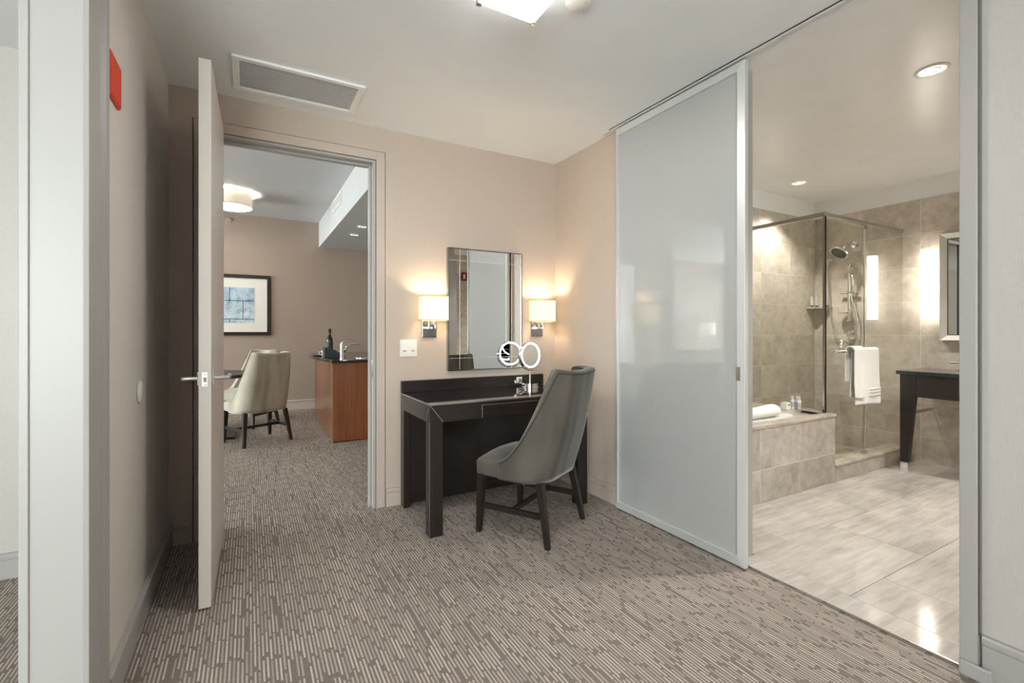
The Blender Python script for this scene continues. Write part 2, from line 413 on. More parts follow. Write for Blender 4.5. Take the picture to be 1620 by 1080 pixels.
struct(B(XR, XR+.115, -2.8, .64, 0, CZ).build('wall_right_near', 'wall_light'), 'pale grey wall right of the bathroom opening', 'wall')
wr = MB().box(-3.42, -3.15, -2.8, -2.68, 0, CZ).box(-.85, 2.365, -2.8, -2.68, 0, CZ).box(-3.15, -.85, -2.8, -2.68, 0, .45).box(-3.15, -.85, -2.8, -2.68, 2.45, CZ)
struct(wr.build('wall_rear', 'wall_light'), 'bedroom wall behind the camera with a wide window', 'wall')
def window(n, axis, a0, a1, z0, z1, p, label):
    r = sthing('window_%d' % n, ((a0+a1)/2, p, z0) if axis == 'y' else (p, (a0+a1)/2, z0), label, 'window')
    f = MB(); t = .05
    def bx(m, u0, u1, w0, w1, d=.03):
        return m.box(u0, u1, p-d, p+d, w0, w1) if axis == 'y' else m.box(p-d, p+d, u0, u1, w0, w1)
    bx(f, a0, a1, z0, z0+t); bx(f, a0, a1, z1-t, z1); bx(f, a0, a0+t, z0+t, z1-t); bx(f, a1-t, a1, z0+t, z1-t); bx(f, (a0+a1)/2-t/2, (a0+a1)/2+t/2, z0+t, z1-t)
    f.build('window_frame', 'white_paint', r)
    am = (a0+a1)/2
    for u0, u1 in ((a0+t, am-t/2), (am+t/2, a1-t)):
        g = MB(); bx(g, u0, u1, z0+t, z1-t, .003); g.build('pane', 'clear_glass', r)
window(1, 'y', -3.15, -.85, .45, 2.45, -2.74, 'wide bedroom window behind the camera')
# sitting room shell
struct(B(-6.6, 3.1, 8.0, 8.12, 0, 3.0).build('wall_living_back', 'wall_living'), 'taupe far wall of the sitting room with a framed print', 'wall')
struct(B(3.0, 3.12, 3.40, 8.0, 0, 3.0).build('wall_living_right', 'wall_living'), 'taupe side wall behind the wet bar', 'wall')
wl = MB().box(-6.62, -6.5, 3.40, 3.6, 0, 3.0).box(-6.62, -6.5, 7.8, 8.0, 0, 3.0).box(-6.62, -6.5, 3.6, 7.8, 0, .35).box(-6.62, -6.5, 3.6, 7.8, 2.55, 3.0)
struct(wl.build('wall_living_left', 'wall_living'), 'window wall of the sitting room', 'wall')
window(2, 'x', 3.6, 7.8, .35, 2.55, -6.56, 'wide sitting room window out of view')

# door casing in the back wall (stepped frame with a shadow gap round it)
def casing_part(m, x0, x1, z0, z1): m.box(x0, x1, YB-.012, YB+.03, z0, z1)
tr = sthing('trim_1', (.27, YB+.03, 0), 'beige stepped door casing round the doorway', 'door casing')
g = .006
o = B(HX0+g, -.222, YB-.012, YB+.05, 0, HZ-g).build('casing_board', 'trim_paint', tr, .002)
B(.762, HX1-g, YB-.012, YB+.05, 0, HZ-g).build('casing_board', 'trim_paint', tr, .002)
B(-.222, .762, YB-.012, YB+.05, 2.392, HZ-g).build('casing_board', 'trim_paint', tr, .002)
lin = MB().box(HX0, -.222, YB+.055, YB+.12, 0, HZ).box(.762, HX1, YB+.055, YB+.12, 0, HZ).box(-.222, .762, YB+.055, YB+.12, 2.392, HZ)
lin.build('jamb_backing', 'trim_paint', tr)
j = MB().box(.742, .759, YB-.004, YB+.1205, 0, 2.372).box(-.219, -.202, YB-.004, YB+.1205, 0, 2.372).box(-.219, .759, YB-.004, YB+.1205, 2.372, 2.389)
j.build('jamb', 'trim_light', tr, .0015)
st = MB().box(.726, .7415, YB+.05, YB+.09, 0, 2.356).box(-.2015, -.186, YB+.05, YB+.09, 0, 2.356).box(-.2015, .7415, YB+.05, YB+.09, 2.356, 2.3715)
st.build('door_stop_strip', 'trim_light', tr, .0015)
cs = MB().box(.742, .84, YB+.121, YB+.135, 0, 2.45).box(-.30, -.202, YB+.121, YB+.135, 0, 2.45).box(-.202, .742, YB+.121, YB+.135, 2.375, 2.45)
cs.build('back_casing', 'trim_light', tr)
B(.735, .7418, YB+.004, YB+.03, .90, 1.02).build('strike_plate', 'chrome', tr, .0008)

# casing round the opening in the left wall, seen edge on
tl = sthing('trim_2', (XL-.06, 1.75, 0), 'pale casing and jamb at the left edge of the picture', 'door casing')
B(XL-.110, XL+.004, 1.700, 1.7195, 0, 2.60).build('jamb', 'trim_light', tr if False else tl, .002)
m = MB().prism([(XL+.003, 1.700), (XL+.014, 1.704), (XL+.016, 1.79), (XL+.010, 1.80), (XL+.010, 1.835), (XL+.022, 1.845), (XL+.022, 1.885), (XL+.003, 1.892)], 'z', 0, 2.60)
m.build('casing_board', 'trim_light', tl, .001)
B(XL-.125, XL-.1055, 1.694, 1.80, 0, 2.60).build('back_casing', 'trim_light', tl, .002)
B(XL+.0005, XL+.004, 1.8925, 1.91, 0, 2.60).build('groove_shade_strip', 'nickel', tl)  # grey strip standing in for the shade inside the casing groove

# casing at the right edge of the bathroom opening
t3 = sthing('trim_3', (XR, .66, 0), 'pale grey casing at the right side of the bathroom opening', 'door casing')
B(XR-.03, XR+.125, .641, .690, 0, CZ-.002).build('jamb', 'trim_light', t3, .004)
B(XR-.022, XR-.002, .637, .640, .155, CZ-.002).build('gap_shade_strip', 'nickel_dark', t3)  # no real bead: dark strip coloured like the shadow gap beside the casing
B(XR-.045, XR-.0305, .60, .688, 0, .055).build('plinth', 'trim_light', t3, .012)

t4 = sthing('trim_4', (XR+.06, 1.585, 0), 'narrow tan jamb board behind the edge of the sliding door', 'door casing')
B(XR-.002, XR+.117, 1.578, 1.5915, .0005, CZ-.002).build('jamb', 'trim_light', t4, .002)
# baseboards
def baseboard(name, axis, a, b, p, sgn, label, mat='trim_paint', h=.125):
    pr = [(p, 0), (p+sgn*.015, 0), (p+sgn*.015, h-.033), (p+sgn*.011, h-.031), (p+sgn*.011, h-.027), (p+sgn*.021, h-.023), (p+sgn*.021, h-.006), (p+sgn*.016, h), (p, h)]
    m = MB().prism(pr, 'x' if axis == 'x' else 'y', a, b)
    return struct(m.build(name, mat), label, 'baseboard')
baseboard('baseboard_back', 'x', HX1+.002, XR-.022, YB-.0005, -1, 'taupe baseboard under the dressing table wall')
baseboard('baseboard_back_left', 'x', XL+.022, HX0-.002, YB-.0005, -1, 'short taupe baseboard left of the doorway')
baseboard('baseboard_left', 'y', 1.912, YB-.001, XL+.0005, 1, 'pale baseboard along the left wall', 'trim_light')
baseboard('baseboard_right', 'y', 1.593, YB-.001, XR-.0005, -1, 'taupe baseboard along the wall by the sliding door')
baseboard('baseboard_right_near', 'y', -2.6, .632, XR-.0005, -1, 'pale baseboard right of the bathroom opening', 'trim_light', .155)
baseboard('baseboard_living', 'x', -6.5, 3.0, 7.9995, -1, 'taupe baseboard along the far sitting room wall', 'trim_paint', .15)
baseboard('baseboard_left_room', 'x', -3.3, XL-.106, YB-.0405, -1, 'pale baseboard seen past the left jamb', 'trim_light')

# ------------------------------------------------------------------ bathroom shell and tiles
BX0, BX1, BY0, BY1 = XR+.115, 5.42, -.30, 2.89
TW, TH, TG = .487, .312, .004
wv = struct(B(BX1, 5.56, BY0-.1, 3.0, 0, CZ).build('wall_bath_right', 'white_paint'), 'tiled bathroom wall with vanity, sconce and shower fittings', 'wall')
wbk = struct(B(BX0, BX1, BY1, 3.0, 0, CZ).build('wall_bath_back', 'white_paint'), 'tiled bathroom wall behind the tub', 'wall')
wre = struct(B(BX0, BX1, BY0-.12, BY0, 0, CZ).build('wall_bath_rear', 'white_paint'), 'tiled bathroom wall opposite the tub', 'wall')
cache = {}
def tile_mesh(dx, dy, dz, mat, bev=.0015):
    k = (round(dx, 4), round(dy, 4), round(dz, 4), mat)
    if k not in cache:
        bm = bmesh.new(); bmesh.ops.create_cube(bm, size=1, matrix=Matrix.Diagonal((dx, dy, dz, 1)))
        bmesh.ops.bevel(bm, geom=list(bm.edges), offset=bev, segments=1, affect='EDGES')
        me = bpy.data.meshes.new('tile'); bm.to_mesh(me); bm.free(); me.materials.append(MATS[mat]); cache[k] = me
    return cache[k]
def tile(parent, x0, x1, y0, y1, z0, z1, mat, name='tile'):
    o = bpy.data.objects.new(name, tile_mesh(x1-x0, y1-y0, z1-z0, mat)); col.objects.link(o)
    base = Vector((0, 0, 0)); p = parent
    while p: base += p.location; p = p.parent
    o.location = Vector(((x0+x1)/2, (y0+y1)/2, (z0+z1)/2))-base; o.parent = parent
    return o
def cuts(a, b, j, step):
    """joint positions from a to b with joints at j + k*step"""
    k = math.ceil((a+.03-j)/step); r = [a]
    while j+k*step < b-.03: r.append(j+k*step); k += 1
    return r+[b]
def tile_plane(parent, axis, p, sgn, a0, a1, z0, z1, ja, jz, mat, grout='grout', th=.009):
    q = p+sgn*th
    bk = MB()
    if axis == 'x': bk.box(min(p, p+sgn*.008), max(p, p+sgn*.008), a0, a1, z0, z1)
    else: bk.box(a0, a1, min(p, p+sgn*.008), max(p, p+sgn*.008), z0, z1)
    bk.build('grout_bed', grout, parent)
    A = cuts(a0, a1, ja, TW); Z = cuts(z0, z1, jz, TH)
    for i in range(len(A)-1):
        for k in range(len(Z)-1):
            e = random.uniform(0, .0006)
            lo, hi = sorted((p+sgn*.001, q+sgn*e))
            u0, u1, w0, w1 = A[i]+TG/2, A[i+1]-TG/2, Z[k]+TG/2, Z[k+1]-TG/2
            if axis == 'x': tile(parent, p+sgn*.001 if sgn > 0 else q, q if sgn > 0 else p-.001, u0, u1, w0, w1, mat)
            else: tile(parent, u0, u1, min(p+sgn*.001, q), max(p+sgn*.001, q), w0, w1, mat)
TOP = 2.435
tile_plane(wv, 'x', BX1, -1, BY0+.01, BY1-.01, 0.0, TOP, 1.95, .244, 'wall_tile')
tile_plane(wbk, 'y', BY1, -1, BX0+.001, BX1-.011, 0.0, TOP, 4.946, .244, 'wall_tile')
tile_plane(wre, 'y', BY0, 1, BX0+.001, BX1-.011, 0.0, TOP, 4.946, .244, 'wall_tile')
# bathroom floor: stone tiles on a mortar bed with a threshold slab
fb = struct(B(XR-.005, BX1, BY0, BY1, 0.0005, .006).build('floor_bath', 'grout_floor'), 'polished pale stone tile floor of the bathroom', 'floor')
tile(fb, XR-.006, XR+.135, .692, 1.577, .001, .0145, 'floor_tile', 'threshold_slab')
B(XR-.010, XR-.0065, .692, 1.577, .0005, .013).build('threshold_edge', 'nickel', fb)
FY = [BY0+.012, .20, .66, 1.12, 1.584, 1.927, 2.05]
for r in range(len(FY)-1):
    xs = cuts(XR+.137, BX1-.012, 2.70+(.46 if r % 2 else 0), .92)
    for i in range(len(xs)-1):
        tile(fb, xs[i]+.001, xs[i+1]-.001, FY[r]+.001, FY[r+1]-.001, .001, .0135, 'floor_tile')

# ------------------------------------------------------------------ interior door, open towards us
d1 = sthing('door_1', (-.165, 2.86, 0), 'open pale flush door standing at the left of the doorway', 'door')
# leaf: near edge x -.192..-.145 at y 2.44, hinge end x -.178..-.132 at y 3.265
m = MB().hexa([(-.192, 2.440, .012), (-.145, 2.440, .012), (-.131, 3.262, .012), (-.178, 3.262, .012)],
              [(-.192, 2.440, 2.405), (-.145, 2.440, 2.405), (-.131, 3.262, 2.405), (-.178, 3.262, 2.405)])
m.build('door_leaf', 'door_paint', d1, .002)
hz = 1.008
lp = B(-.180, -.157, 2.4375, 2.4398, hz-.032, hz+.032).build('latch_plate', 'nickel', d1, .001)
m = MB().prism([(-.174, 2.4376), (-.163, 2.4376), (-.163, 2.432), (-.168, 2.426)], 'z', hz-.010, hz+.010); m.build('latch_bolt', 'chrome', lp)
for dz in (-.023, .023): MB().lathe([(.004, 0), (.004, -.0012), (.001, -.0016)], (-.1685, 2.4376, hz+dz), 'y', 10).build('screw', 'chrome', lp)
for s, x0 in ((-1, -.192), (1, -.1445)):
    yh = 2.505
    ro = B(min(x0, x0+s*.008), max(x0, x0+s*.008), yh-.026, yh+.026, hz-.030, hz+.030).build('handle_plate', 'chrome', d1, .002)
    lv = MB().tube([(x0+s*.008, yh, hz), (x0+s*.040, yh, hz)], .010, 14)
    lv.tube([(x0+s*.033, yh, hz), (x0+s*.062, yh, hz), (x0+s*.064, yh+.02, hz), (x0+s*.064, yh+.115, hz)], [.010, .010, .0095, .009], 14)
    lv.build('lever', 'chrome', ro, smooth='auto')
for z in (.28, 1.2, 2.15):
    MB().lathe([(.007, -.05), (.007, .05)], (-.185, 3.264, z), 'z', 12).build('hinge', 'nickel', d1)

# ------------------------------------------------------------------ sliding glass door on the ceiling track
sd = sthing('door_2', (2.21, 2.0, 0), 'tall frosted glass sliding door with brushed aluminium frame', 'sliding door')
DX0, DX1, DY0, DY1, DZ0, DZ1 = 2.186, 2.222, 1.506, 2.470, .010, 2.600
B(2.202, 2.210, DY0+.020, DY1-.015, DZ0+.03, DZ1-.03).build('glass_panel', 'frosted', sd)
# bevelled frame members with mitred ends
def frame_bar(side):
    wS, wL, wH = .040, .024, .050
    o = [(DY0, DZ0), (DY1, DZ0), (DY1, DZ1), (DY0, DZ1)]; i = [(DY0+wS, DZ0+wH), (DY1-wL, DZ0+wH), (DY1-wL, DZ1-wH), (DY0+wS, DZ1-wH)]
    a, b = side, (side+1) % 4
    q = [o[a], o[b], i[b], i[a]]
    fr = [(DX0+.010, *q[0]), (DX0+.010, *q[1]), (DX0+.001, *q[2]), (DX0+.001, *q[3])]
    bk = [(DX1, *p) for p in q]
    return MB().hexa(bk, fr)
for s_, nm in ((0, 'rail'), (1, 'stile'), (2, 'rail'), (3, 'stile')): frame_bar(s_).build(nm, 'alu', sd, .0015)
B(DX0-.003, DX0+.005, DY0+.018, DY0+.040, .965, 1.035).build('pull_handle', 'nickel', sd, .002)
B(2.190, 2.218, .695, 2.60, CZ-.012, CZ-.0005).build('track', 'alu', sd, .002)
B(2.186, 2.1895, .695, 2.53, CZ-.004, CZ-.0005).build('track_gasket', 'gasket', sd)

# ------------------------------------------------------------------ ceiling objects
cv = thing('ceiling_vent', 'white rectangular ceiling air vent with thin louvres above the doorway', 'vent', (.252, 2.945, CZ))
vx0, vx1, vy0, vy1 = -.080, .584, 2.757, 3.132
fm = MB(); t = .035; z0, z1 = CZ-.014, CZ-.0005
fm.box(vx0, vx1, vy0, vy0+t, z0, z1).box(vx0, vx1, vy1-t, vy1, z0, z1).box(vx0, vx0+t, vy0+t, vy1-t, z0, z1).box(vx1-t, vx1, vy0+t, vy1-t, z0, z1)
fm.build('vent_frame', 'white_paint', cv, .003)
B(vx0+t, vx1-t, vy0+t, vy1-t, CZ-.002, CZ-.0005).build('backing', 'trim_light', cv)
n = 18; L = (vy1-vy0-2*t)/n
sl = None
for k in range(n):
    y = vy0+t+L*(k+.5)
    if sl is None:
        sl = MB().hexa([(vx0+t, y-L*.48, CZ-.0115), (vx1-t, y-L*.48, CZ-.0115), (vx1-t, y+L*.48, CZ-.006), (vx0+t, y+L*.48, CZ-.006)],
                       [(vx0+t, y-L*.48, CZ-.0095), (vx1-t, y-L*.48, CZ-.0095), (vx1-t, y+L*.48, CZ-.004), (vx0+t, y+L*.48, CZ-.004)]).build('slat', 'white_paint', cv)
    else:
        c = sl.copy(); col.objects.link(c); c.parent = cv; c.location = (0, L*k, 0)
# square flush light: opal plate with upturned rims and metal corner clips
FX0, FX1, FY0, FY1, FZ = .80, 1.05, 1.43, 1.70, 2.525
cl = thing('ceiling_light', 'square white glass flush ceiling light with metal corner clips', 'ceiling light', ((FX0+FX1)/2, (FY0+FY1)/2, CZ))
B(FX0, FX1, FY0, FY1, FZ, FZ+.006).build('glass_plate', 'ceil_glass', cl, .002)
B(FX0-.001, FX1+.001, FY0-.001, FY1+.001, FZ+.0065, FZ+.0088).build('light_shield', 'opal_white', cl)  # added unseen cover, stops the glowing plate from lighting the ceiling above
rim = MB()
e = .022
for a, b in (((FX0, FY0), (FX1, FY0)), ((FX1, FY0), (FX1, FY1)), ((FX1, FY1), (FX0, FY1)), ((FX0, FY1), (FX0, FY0))):
    cxm, cym = (FX0+FX1)/2, (FY0+FY1)/2
    out = lambda p, s, z: (cxm+(p[0]-cxm)*s, cym+(p[1]-cym)*s, z)
    rim.hexa([out(a, 1.02, FZ), out(b, 1.02, FZ), out(b, 1.20, FZ+.04), out(a, 1.20, FZ+.04)], [out(a, 1.02, FZ+.005), out(b, 1.02, FZ+.005), out(b, 1.20, FZ+.045), out(a, 1.20, FZ+.045)])
rim.build('glass_rim', 'rim_glass', cl)
for x in (FX0, FX1):
    for y in (FY0, FY1):
        B(x-.011, x+.011, y-.011, y+.011, FZ-.008, FZ+.022).build('corner_clip', 'nickel', cl, .003)
B((FX0+FX1)/2-.07, (FX0+FX1)/2+.07, (FY0+FY1)/2-.07, (FY0+FY1)/2+.07, FZ+.009, CZ-.0005).build('ceiling_canopy', 'white_paint', cl, .003)
sm = thing('smoke_detector', 'round white smoke detector beside the square ceiling light', 'smoke detector', (1.215, 1.60, CZ))
MB().lathe([(.052, -.0005), (.052, -.012), (.048, -.022), (.030, -.028), (.0, -.029)], (1.215, 1.60, CZ), 'z', 32, False).build('cover', 'plastic_white', sm, smooth='auto')
MB().lathe([(.058, -.0005), (.058, -.006), (.053, -.007)], (1.215, 1.60, CZ), 'z', 32).build('base_plate', 'plastic_white', sm)
def downlight(x, y, z, r, label, power, nm='recessed_light', group=None, color=(1, .965, .92), ang=110):
    t = thing(nm, label, 'recessed light', (x, y, z), group)
    MB().lathe([(r, -.0005), (r, -.005), (r*.82, -.007), (r*.80, -.003), (r*.76, -.0006)], (x, y, z), 'z', 32, False).build('trim_ring', 'white_paint', t, smooth='auto')
    MB().lathe([(r*.78, -.0006), (r*.74, -.002), (.001, -.002)], (x, y, z), 'z', 32).build('lens', 'downlight_glow', t)
    MB().lathe([(r*.50, -.0021), (r*.46, -.006), (r*.36, -.006), (r*.34, -.0022)], (x, y, z), 'z', 24, False).build('reflector_ring', 'chrome', t, smooth='auto')
    d = bpy.data.lights.new('downlight', 'SPOT'); d.energy = power; d.color = color; d.spot_size = math.radians(ang); d.spot_blend = .6; d.shadow_soft_size = r*.7
    l = bpy.data.objects.new('downlight', d); col.objects.link(l); l.location = (0, 0, -.03); l.parent = t
    return t
downlight(3.205, 1.105, CZ, .075, 'round recessed light in the bathroom ceiling nearest the opening', P_BATH*.8)
downlight(4.54, 2.56, CZ, .07, 'round recessed light in the bathroom ceiling over the shower', P_BATH*.7)
downlight(4.6, .55, CZ, .07, 'round recessed light in the bathroom ceiling over the vanity', P_BATH)

# ------------------------------------------------------------------ left wall devices
al = thing('alarm_plate', 'orange red fire alarm box high on the left wall', 'fire alarm', (XL+.005, 2.024, 1.985))
B(XL+.0005, XL+.0095, 1.955, 2.093, 1.985, 2.130).build('back_box', 'orange_red', al, .001)
MB().hexa([(XL+.0097, 1.957, 1.987), (XL+.0097, 2.091, 1.987), (XL+.0097, 2.091, 2.128), (XL+.0097, 1.957, 2.128)], [(XL+.013, 1.963, 1.993), (XL+.013, 2.085, 1.993), (XL+.013, 2.085, 2.122), (XL+.013, 1.963, 2.122)]).build('cover_plate', 'orange_red', al)
ds = thing('wall_bumper', 'round white door bumper on the left wall', 'door stop', (XL, 2.455, .967))
MB().lathe([(.046, .0005), (.046, .006), (.040, .011), (.0, .012)], (XL, 2.455, .967), 'x', 32, False).build('bumper_disc', 'plastic_white', ds, smooth='auto')
MB().lathe([(.048, .0005), (.048, .003), (.046, .003)], (XL, 2.455, .967), 'x', 32).build('rim', 'trim_light', ds)

# light switch plate
sw = thing('light_switch', 'white double rocker switch plate beside the door casing', 'light switch', (.985, YB, 1.035))
B(.926, 1.050, YB-.007, YB-.0005, 1.036, 1.157).build('switch_plate', 'plastic_white', sw, .002)
for x in (.958, 1.018):
    r = B(x-.021, x+.021, YB-.010, YB-.0072, 1.062, 1.134).build('rocker', 'ceramic', sw, .0015)
    MB().box(x-.013, x+.011, YB-.0106, YB-.0101, 1.078, 1.081).box(x-.010, x+.013, YB-.0106, YB-.0101, 1.073, 1.0755).build('lettering', 'ink', r)

# ------------------------------------------------------------------ wall mirror over the dressing table
wm = thing('wall_mirror', 'tall rectangular wall mirror in thin chrome frame over the dressing table', 'mirror', (1.60, YB, .92))
mx0, mx1, mz0, mz1, my = 1.276, 1.905, .923, 1.835, YB-.034
ft = .008; f = MB()
f.box(mx0, mx1, my-.004, YB-.0005, mz0, mz0+ft).box(mx0, mx1, my-.004, YB-.0005, mz1-ft, mz1).box(mx0, mx0+ft, my-.004, YB-.0005, mz0+ft, mz1-ft).box(mx1-ft, mx1, my-.004, YB-.0005, mz0+ft, mz1-ft)
f.build('mirror_frame', 'nickel_dark', wm)
bv = .085
o4 = [(mx0+ft, mz0+ft), (mx1-ft, mz0+ft), (mx1-ft, mz1-ft), (mx0+ft, mz1-ft)]
i4 = [(mx0+ft+bv, mz0+ft+bv), (mx1-ft-bv, mz0+ft+bv), (mx1-ft-bv, mz1-ft-bv), (mx0+ft+bv, mz1-ft-bv)]
B(mx0+ft, mx1-ft, my+.010, YB-.001, mz0+ft, mz1-ft).build('backing_board', 'dark_box', wm)
m = MB(); m.hexa([(p[0], my+.009, p[1]) for p in i4], [(p[0], my+.001, p[1]) for p in i4]); m.build('mirror_glass', 'mirror', wm)
for k in range(4):
    a, b = k, (k+1) % 4; d = .0004
    m = MB(); m.hexa([(p[0], my+.009, p[1]) for p in (o4[a], o4[b], i4[b], i4[a])], [(o4[a][0], my+.001+d, o4[a][1]), (o4[b][0], my+.001+d, o4[b][1]), (i4[b][0], my+.001, i4[b][1]), (i4[a][0], my+.001, i4[a][1])])
    m.build('mirror_strip', 'mirror', wm)
gl = MB(); q = .0012
gl.box(i4[0][0]-q, i4[0][0]+q, my+.0002, my+.0009, mz0+ft, mz1-ft).box(i4[1][0]-q, i4[1][0]+q, my+.0002, my+.0009, mz0+ft, mz1-ft)
gl.box(mx0+ft, mx1-ft, my+.0002, my+.0009, i4[0][1]-q, i4[0][1]+q).box(mx0+ft, mx1-ft, my+.0002, my+.0009, i4[2][1]-q, i4[2][1]+q)
gl.build('bevel_line', 'alu', wm)

# ------------------------------------------------------------------ sconces
def sconce(xc, label):
    t = thing('wall_sconce', label, 'wall lamp', (xc, YB, 1.17), 'sconces beside the mirror')
    x0, x1, y0, y1, z0, z1 = xc-.093, xc+.093, YB-.130, YB-.026, 1.293, 1.470
    s = MB(); th = .002
    s.box(x0, x1, y0, y0+th, z0, z1).box(x0, x1, y1-th, y1, z0, z1).box(x0, x0+th, y0+th, y1-th, z0, z1).box(x1-th, x1, y0+th, y1-th, z0, z1)
    sh = s.build('lamp_shade', 'shade_linen', t)
    for z in (z0, z1-.007):
        tr_ = MB(); h_ = .007; e = .0012
        tr_.box(x0-e, x1+e, y0-e, y0-.0001, z, z+h_).box(x0-e, x0-.0001, y0, y1, z, z+h_).box(x1+.0001, x1+e, y0, y1, z, z+h_)
        tr_.build('shade_trim', 'shade_trim', sh)
    bx = xc-.010
    B(bx-.054, bx+.054, YB-.014, YB-.0005, 1.172, 1.325).build('backplate', 'nickel_dark', t, .003)
    ar = MB().box(bx-.030, bx-.017, YB-.085, YB-.0145, 1.235, 1.248).box(bx+.017, bx+.030, YB-.085, YB-.0145, 1.235, 1.248)
    ar.box(bx-.030, bx-.017, YB-.085, YB-.072, 1.248, 1.31).box(bx+.017, bx+.030, YB-.085, YB-.072, 1.248, 1.31)
    ar.build('arm', 'chrome', t, .001)
    MB().lathe([(.016, 0), (.016, .03), (.010, .034), (.010, .045)], (xc, YB-.078, 1.265), 'z', 16).build('socket', 'nickel', t, smooth='auto')
    MB().lathe([(.010, 0), (.022, .03), (.026, .05), (.018, .072), (.002, .08)], (xc, YB-.078, 1.311), 'z', 16).build('bulb', 'bulb_warm', t, smooth=True)
    d = bpy.data.lights.new('sconce_light', 'POINT'); d.energy = P_SCONCE; d.color = (1, .85, .64); d.shadow_soft_size = .02
    l = bpy.data.objects.new('sconce_light', d); col.objects.link(l); l.parent = t; l.location = (0, -.078, .24)
    return t
sconce(1.150, 'wall sconce with rectangular cream shade left of the mirror')
sconce(2.072, 'wall sconce with rectangular cream shade between mirror and room corner')

# ------------------------------------------------------------------ dressing table
dk = thing('dressing_table', 'dark espresso dressing table with glossy top, thick mitred legs and silver inlay', 'table', (1.505, 2.94, 0))
tx0, tx1, ty0, ty1, tz, ap = .925, 2.088, 2.645, 3.25, .785, .675
LW = .082
B(tx0+.0025, tx1-.0025, ty0+.0025, ty1, tz-.006, tz).build('table_top', 'black_top', dk, .001)
def leg(x0, x1, y0, y1, mat='espresso'): return B(x0, x1, y0, y1, 0, ap-.0005).build('leg', mat, dk, .0015)
leg(tx0, tx0+LW, ty0, ty0+.07); leg(tx1-LW, tx1, ty0, ty0+.07); leg(tx0, tx0+.046, ty1-.07, ty1); leg(tx1-.046, tx1, ty1-.07, ty1)
# corner blocks (mitred corner pieces above each front leg), aprons
B(tx0, tx1, ty0, ty0+.022, ap, tz-.0065).build('front_apron', 'espresso_x', dk, .001)
B(tx0, tx0+.022, ty0+.0225, ty1, ap, tz-.0065).build('side_apron', 'espresso', dk, .001)
B(tx1-.022, tx1, ty0+.0225, ty1, ap, tz-.0065).build('side_apron', 'espresso', dk, .001)
B(tx0+.05, tx1-.05, ty1-.045, ty1-.027, .02, ap).build('modesty_panel', 'espresso_x', dk)
B(tx0+.0225, tx1-.0225, ty1-.02, ty1-.001, ap, tz-.0065).build('back_apron', 'espresso_x', dk)
B(tx0, tx1+.012, ty1-.018, ty1+.006, tz+.0005, .868).build('upstand', 'espresso_x', dk, .001)
# drawer front set in the apron
dr = B(1.268, 1.80, ty0-.0025, ty0-.0003, ap+.004, tz-.030).build('drawer_front', 'espresso_x', dk)
i = .0022
iv = MB().box(1.263, 1.267, ty0-.0028, ty0-.0002, ap+.002, tz-.026).box(1.267, 1.806, ty0-.0028, ty0-.0002, tz-.029, tz-.026).box(1.802, 1.806, ty0-.0028, ty0-.0002, ap+.002, tz-.029)
iv.build('drawer_inlay', 'inlay', dk)
# silver inlay: mitre lines and top edge
def strip(m, a, b, nrm, wdt=.0034):
    a, b, nrm = Vector(a), Vector(b), Vector(nrm); d = (b-a).normalized(); s = d.cross(nrm).normalized()*wdt/2; h_ = nrm*.0012; l_ = -nrm*.0006
    m.hexa([a-s+l_, a+s+l_, b+s+l_, b-s+l_], [a-s+h_, a+s+h_, b+s+h_, b-s+h_])
il = MB()
strip(il, (tx0+.002, ty0, tz-.004), (tx0+LW, ty0, ap+.004), (0, -1, 0)); strip(il, (tx1-.002, ty0, tz-.004), (tx1-LW, ty0, ap+.004), (0, -1, 0))
strip(il, (tx0, ty0+.002, tz-.004), (tx0, ty0+.07, ap), (-1, 0, 0)); strip(il, (tx0, ty1-.002, tz-.004), (tx0, ty1-.07, ap), (-1, 0, 0))
strip(il, (tx0, ty0+.001, tz-.0035), (tx0, ty1, tz-.0035), (-1, 0, 0), .0042); strip(il, (tx0, ty0, tz-.0035), (tx1, ty0, tz-.0035), (0, -1, 0), .0042)
strip(il, (tx0, ty0, ap), (tx0, ty0, .01), (-.7, -.7, 0), .002)
strip(il, (tx1, ty0, ap), (tx1, ty0, .01), (.7, -.7, 0), .002)
strip(il, (tx0+.003, ty1-.019, tz), (tx0+.003, ty0+.003, tz), (0, 0, 1), .004); strip(il, (tx0+.003, ty0+.003, tz), (tx1-.003, ty0+.003, tz), (0, 0, 1), .004)
il.build('inlay_strip', 'inlay', dk)

# ------------------------------------------------------------------ make-up mirror
mk = thing('makeup_mirror', 'round lighted make-up mirror on chrome stand at the right of the dressing table', 'mirror', (1.89, 3.10, tz))
mc = Vector((1.885, 3.09, 1.032)); bx, by = mc.x, mc.y
MB().lathe([(.066, .0005), (.066, .006), (.062, .009), (.062, .026), (.064, .028), (.064, .034), (.010, .036)], (bx, by, tz), 'z', 36).build('stand_base', 'chrome', mk, smooth='auto')
MB().tube([(bx, by, tz+.03), (bx, by, mc.z-.118)], .0085, 14).build('pole', 'nickel', mk, smooth='auto')
an = math.radians(10); nf = Vector((math.sin(an), -math.cos(an), .03)).normalized()   # front normal
ux = Vector((0, 0, 1)).cross(nf).normalized(); uy = nf.cross(ux).normalized()
Mx = Matrix((ux, uy, nf)).transposed()
def disc(r0, r1, h0, h1, n=40):
    m = MB()
    def ring(r, h_): return [mc+Mx@Vector((r*math.cos(2*PI*k/n), r*math.sin(2*PI*k/n), h_)) for k in range(n)]
    return m.rings([ring(r1, h0), ring(r1, h1)] if r0 == 0 else [ring(r0, h0), ring(r1, h0), ring(r1, h1), ring(r0, h1), ring(r0, h0)], r0 == 0)
R0 = .098
disc(R0-.001, R0+.004, -.012, .012).build('mirror_housing', 'chrome', mk, smooth='auto')
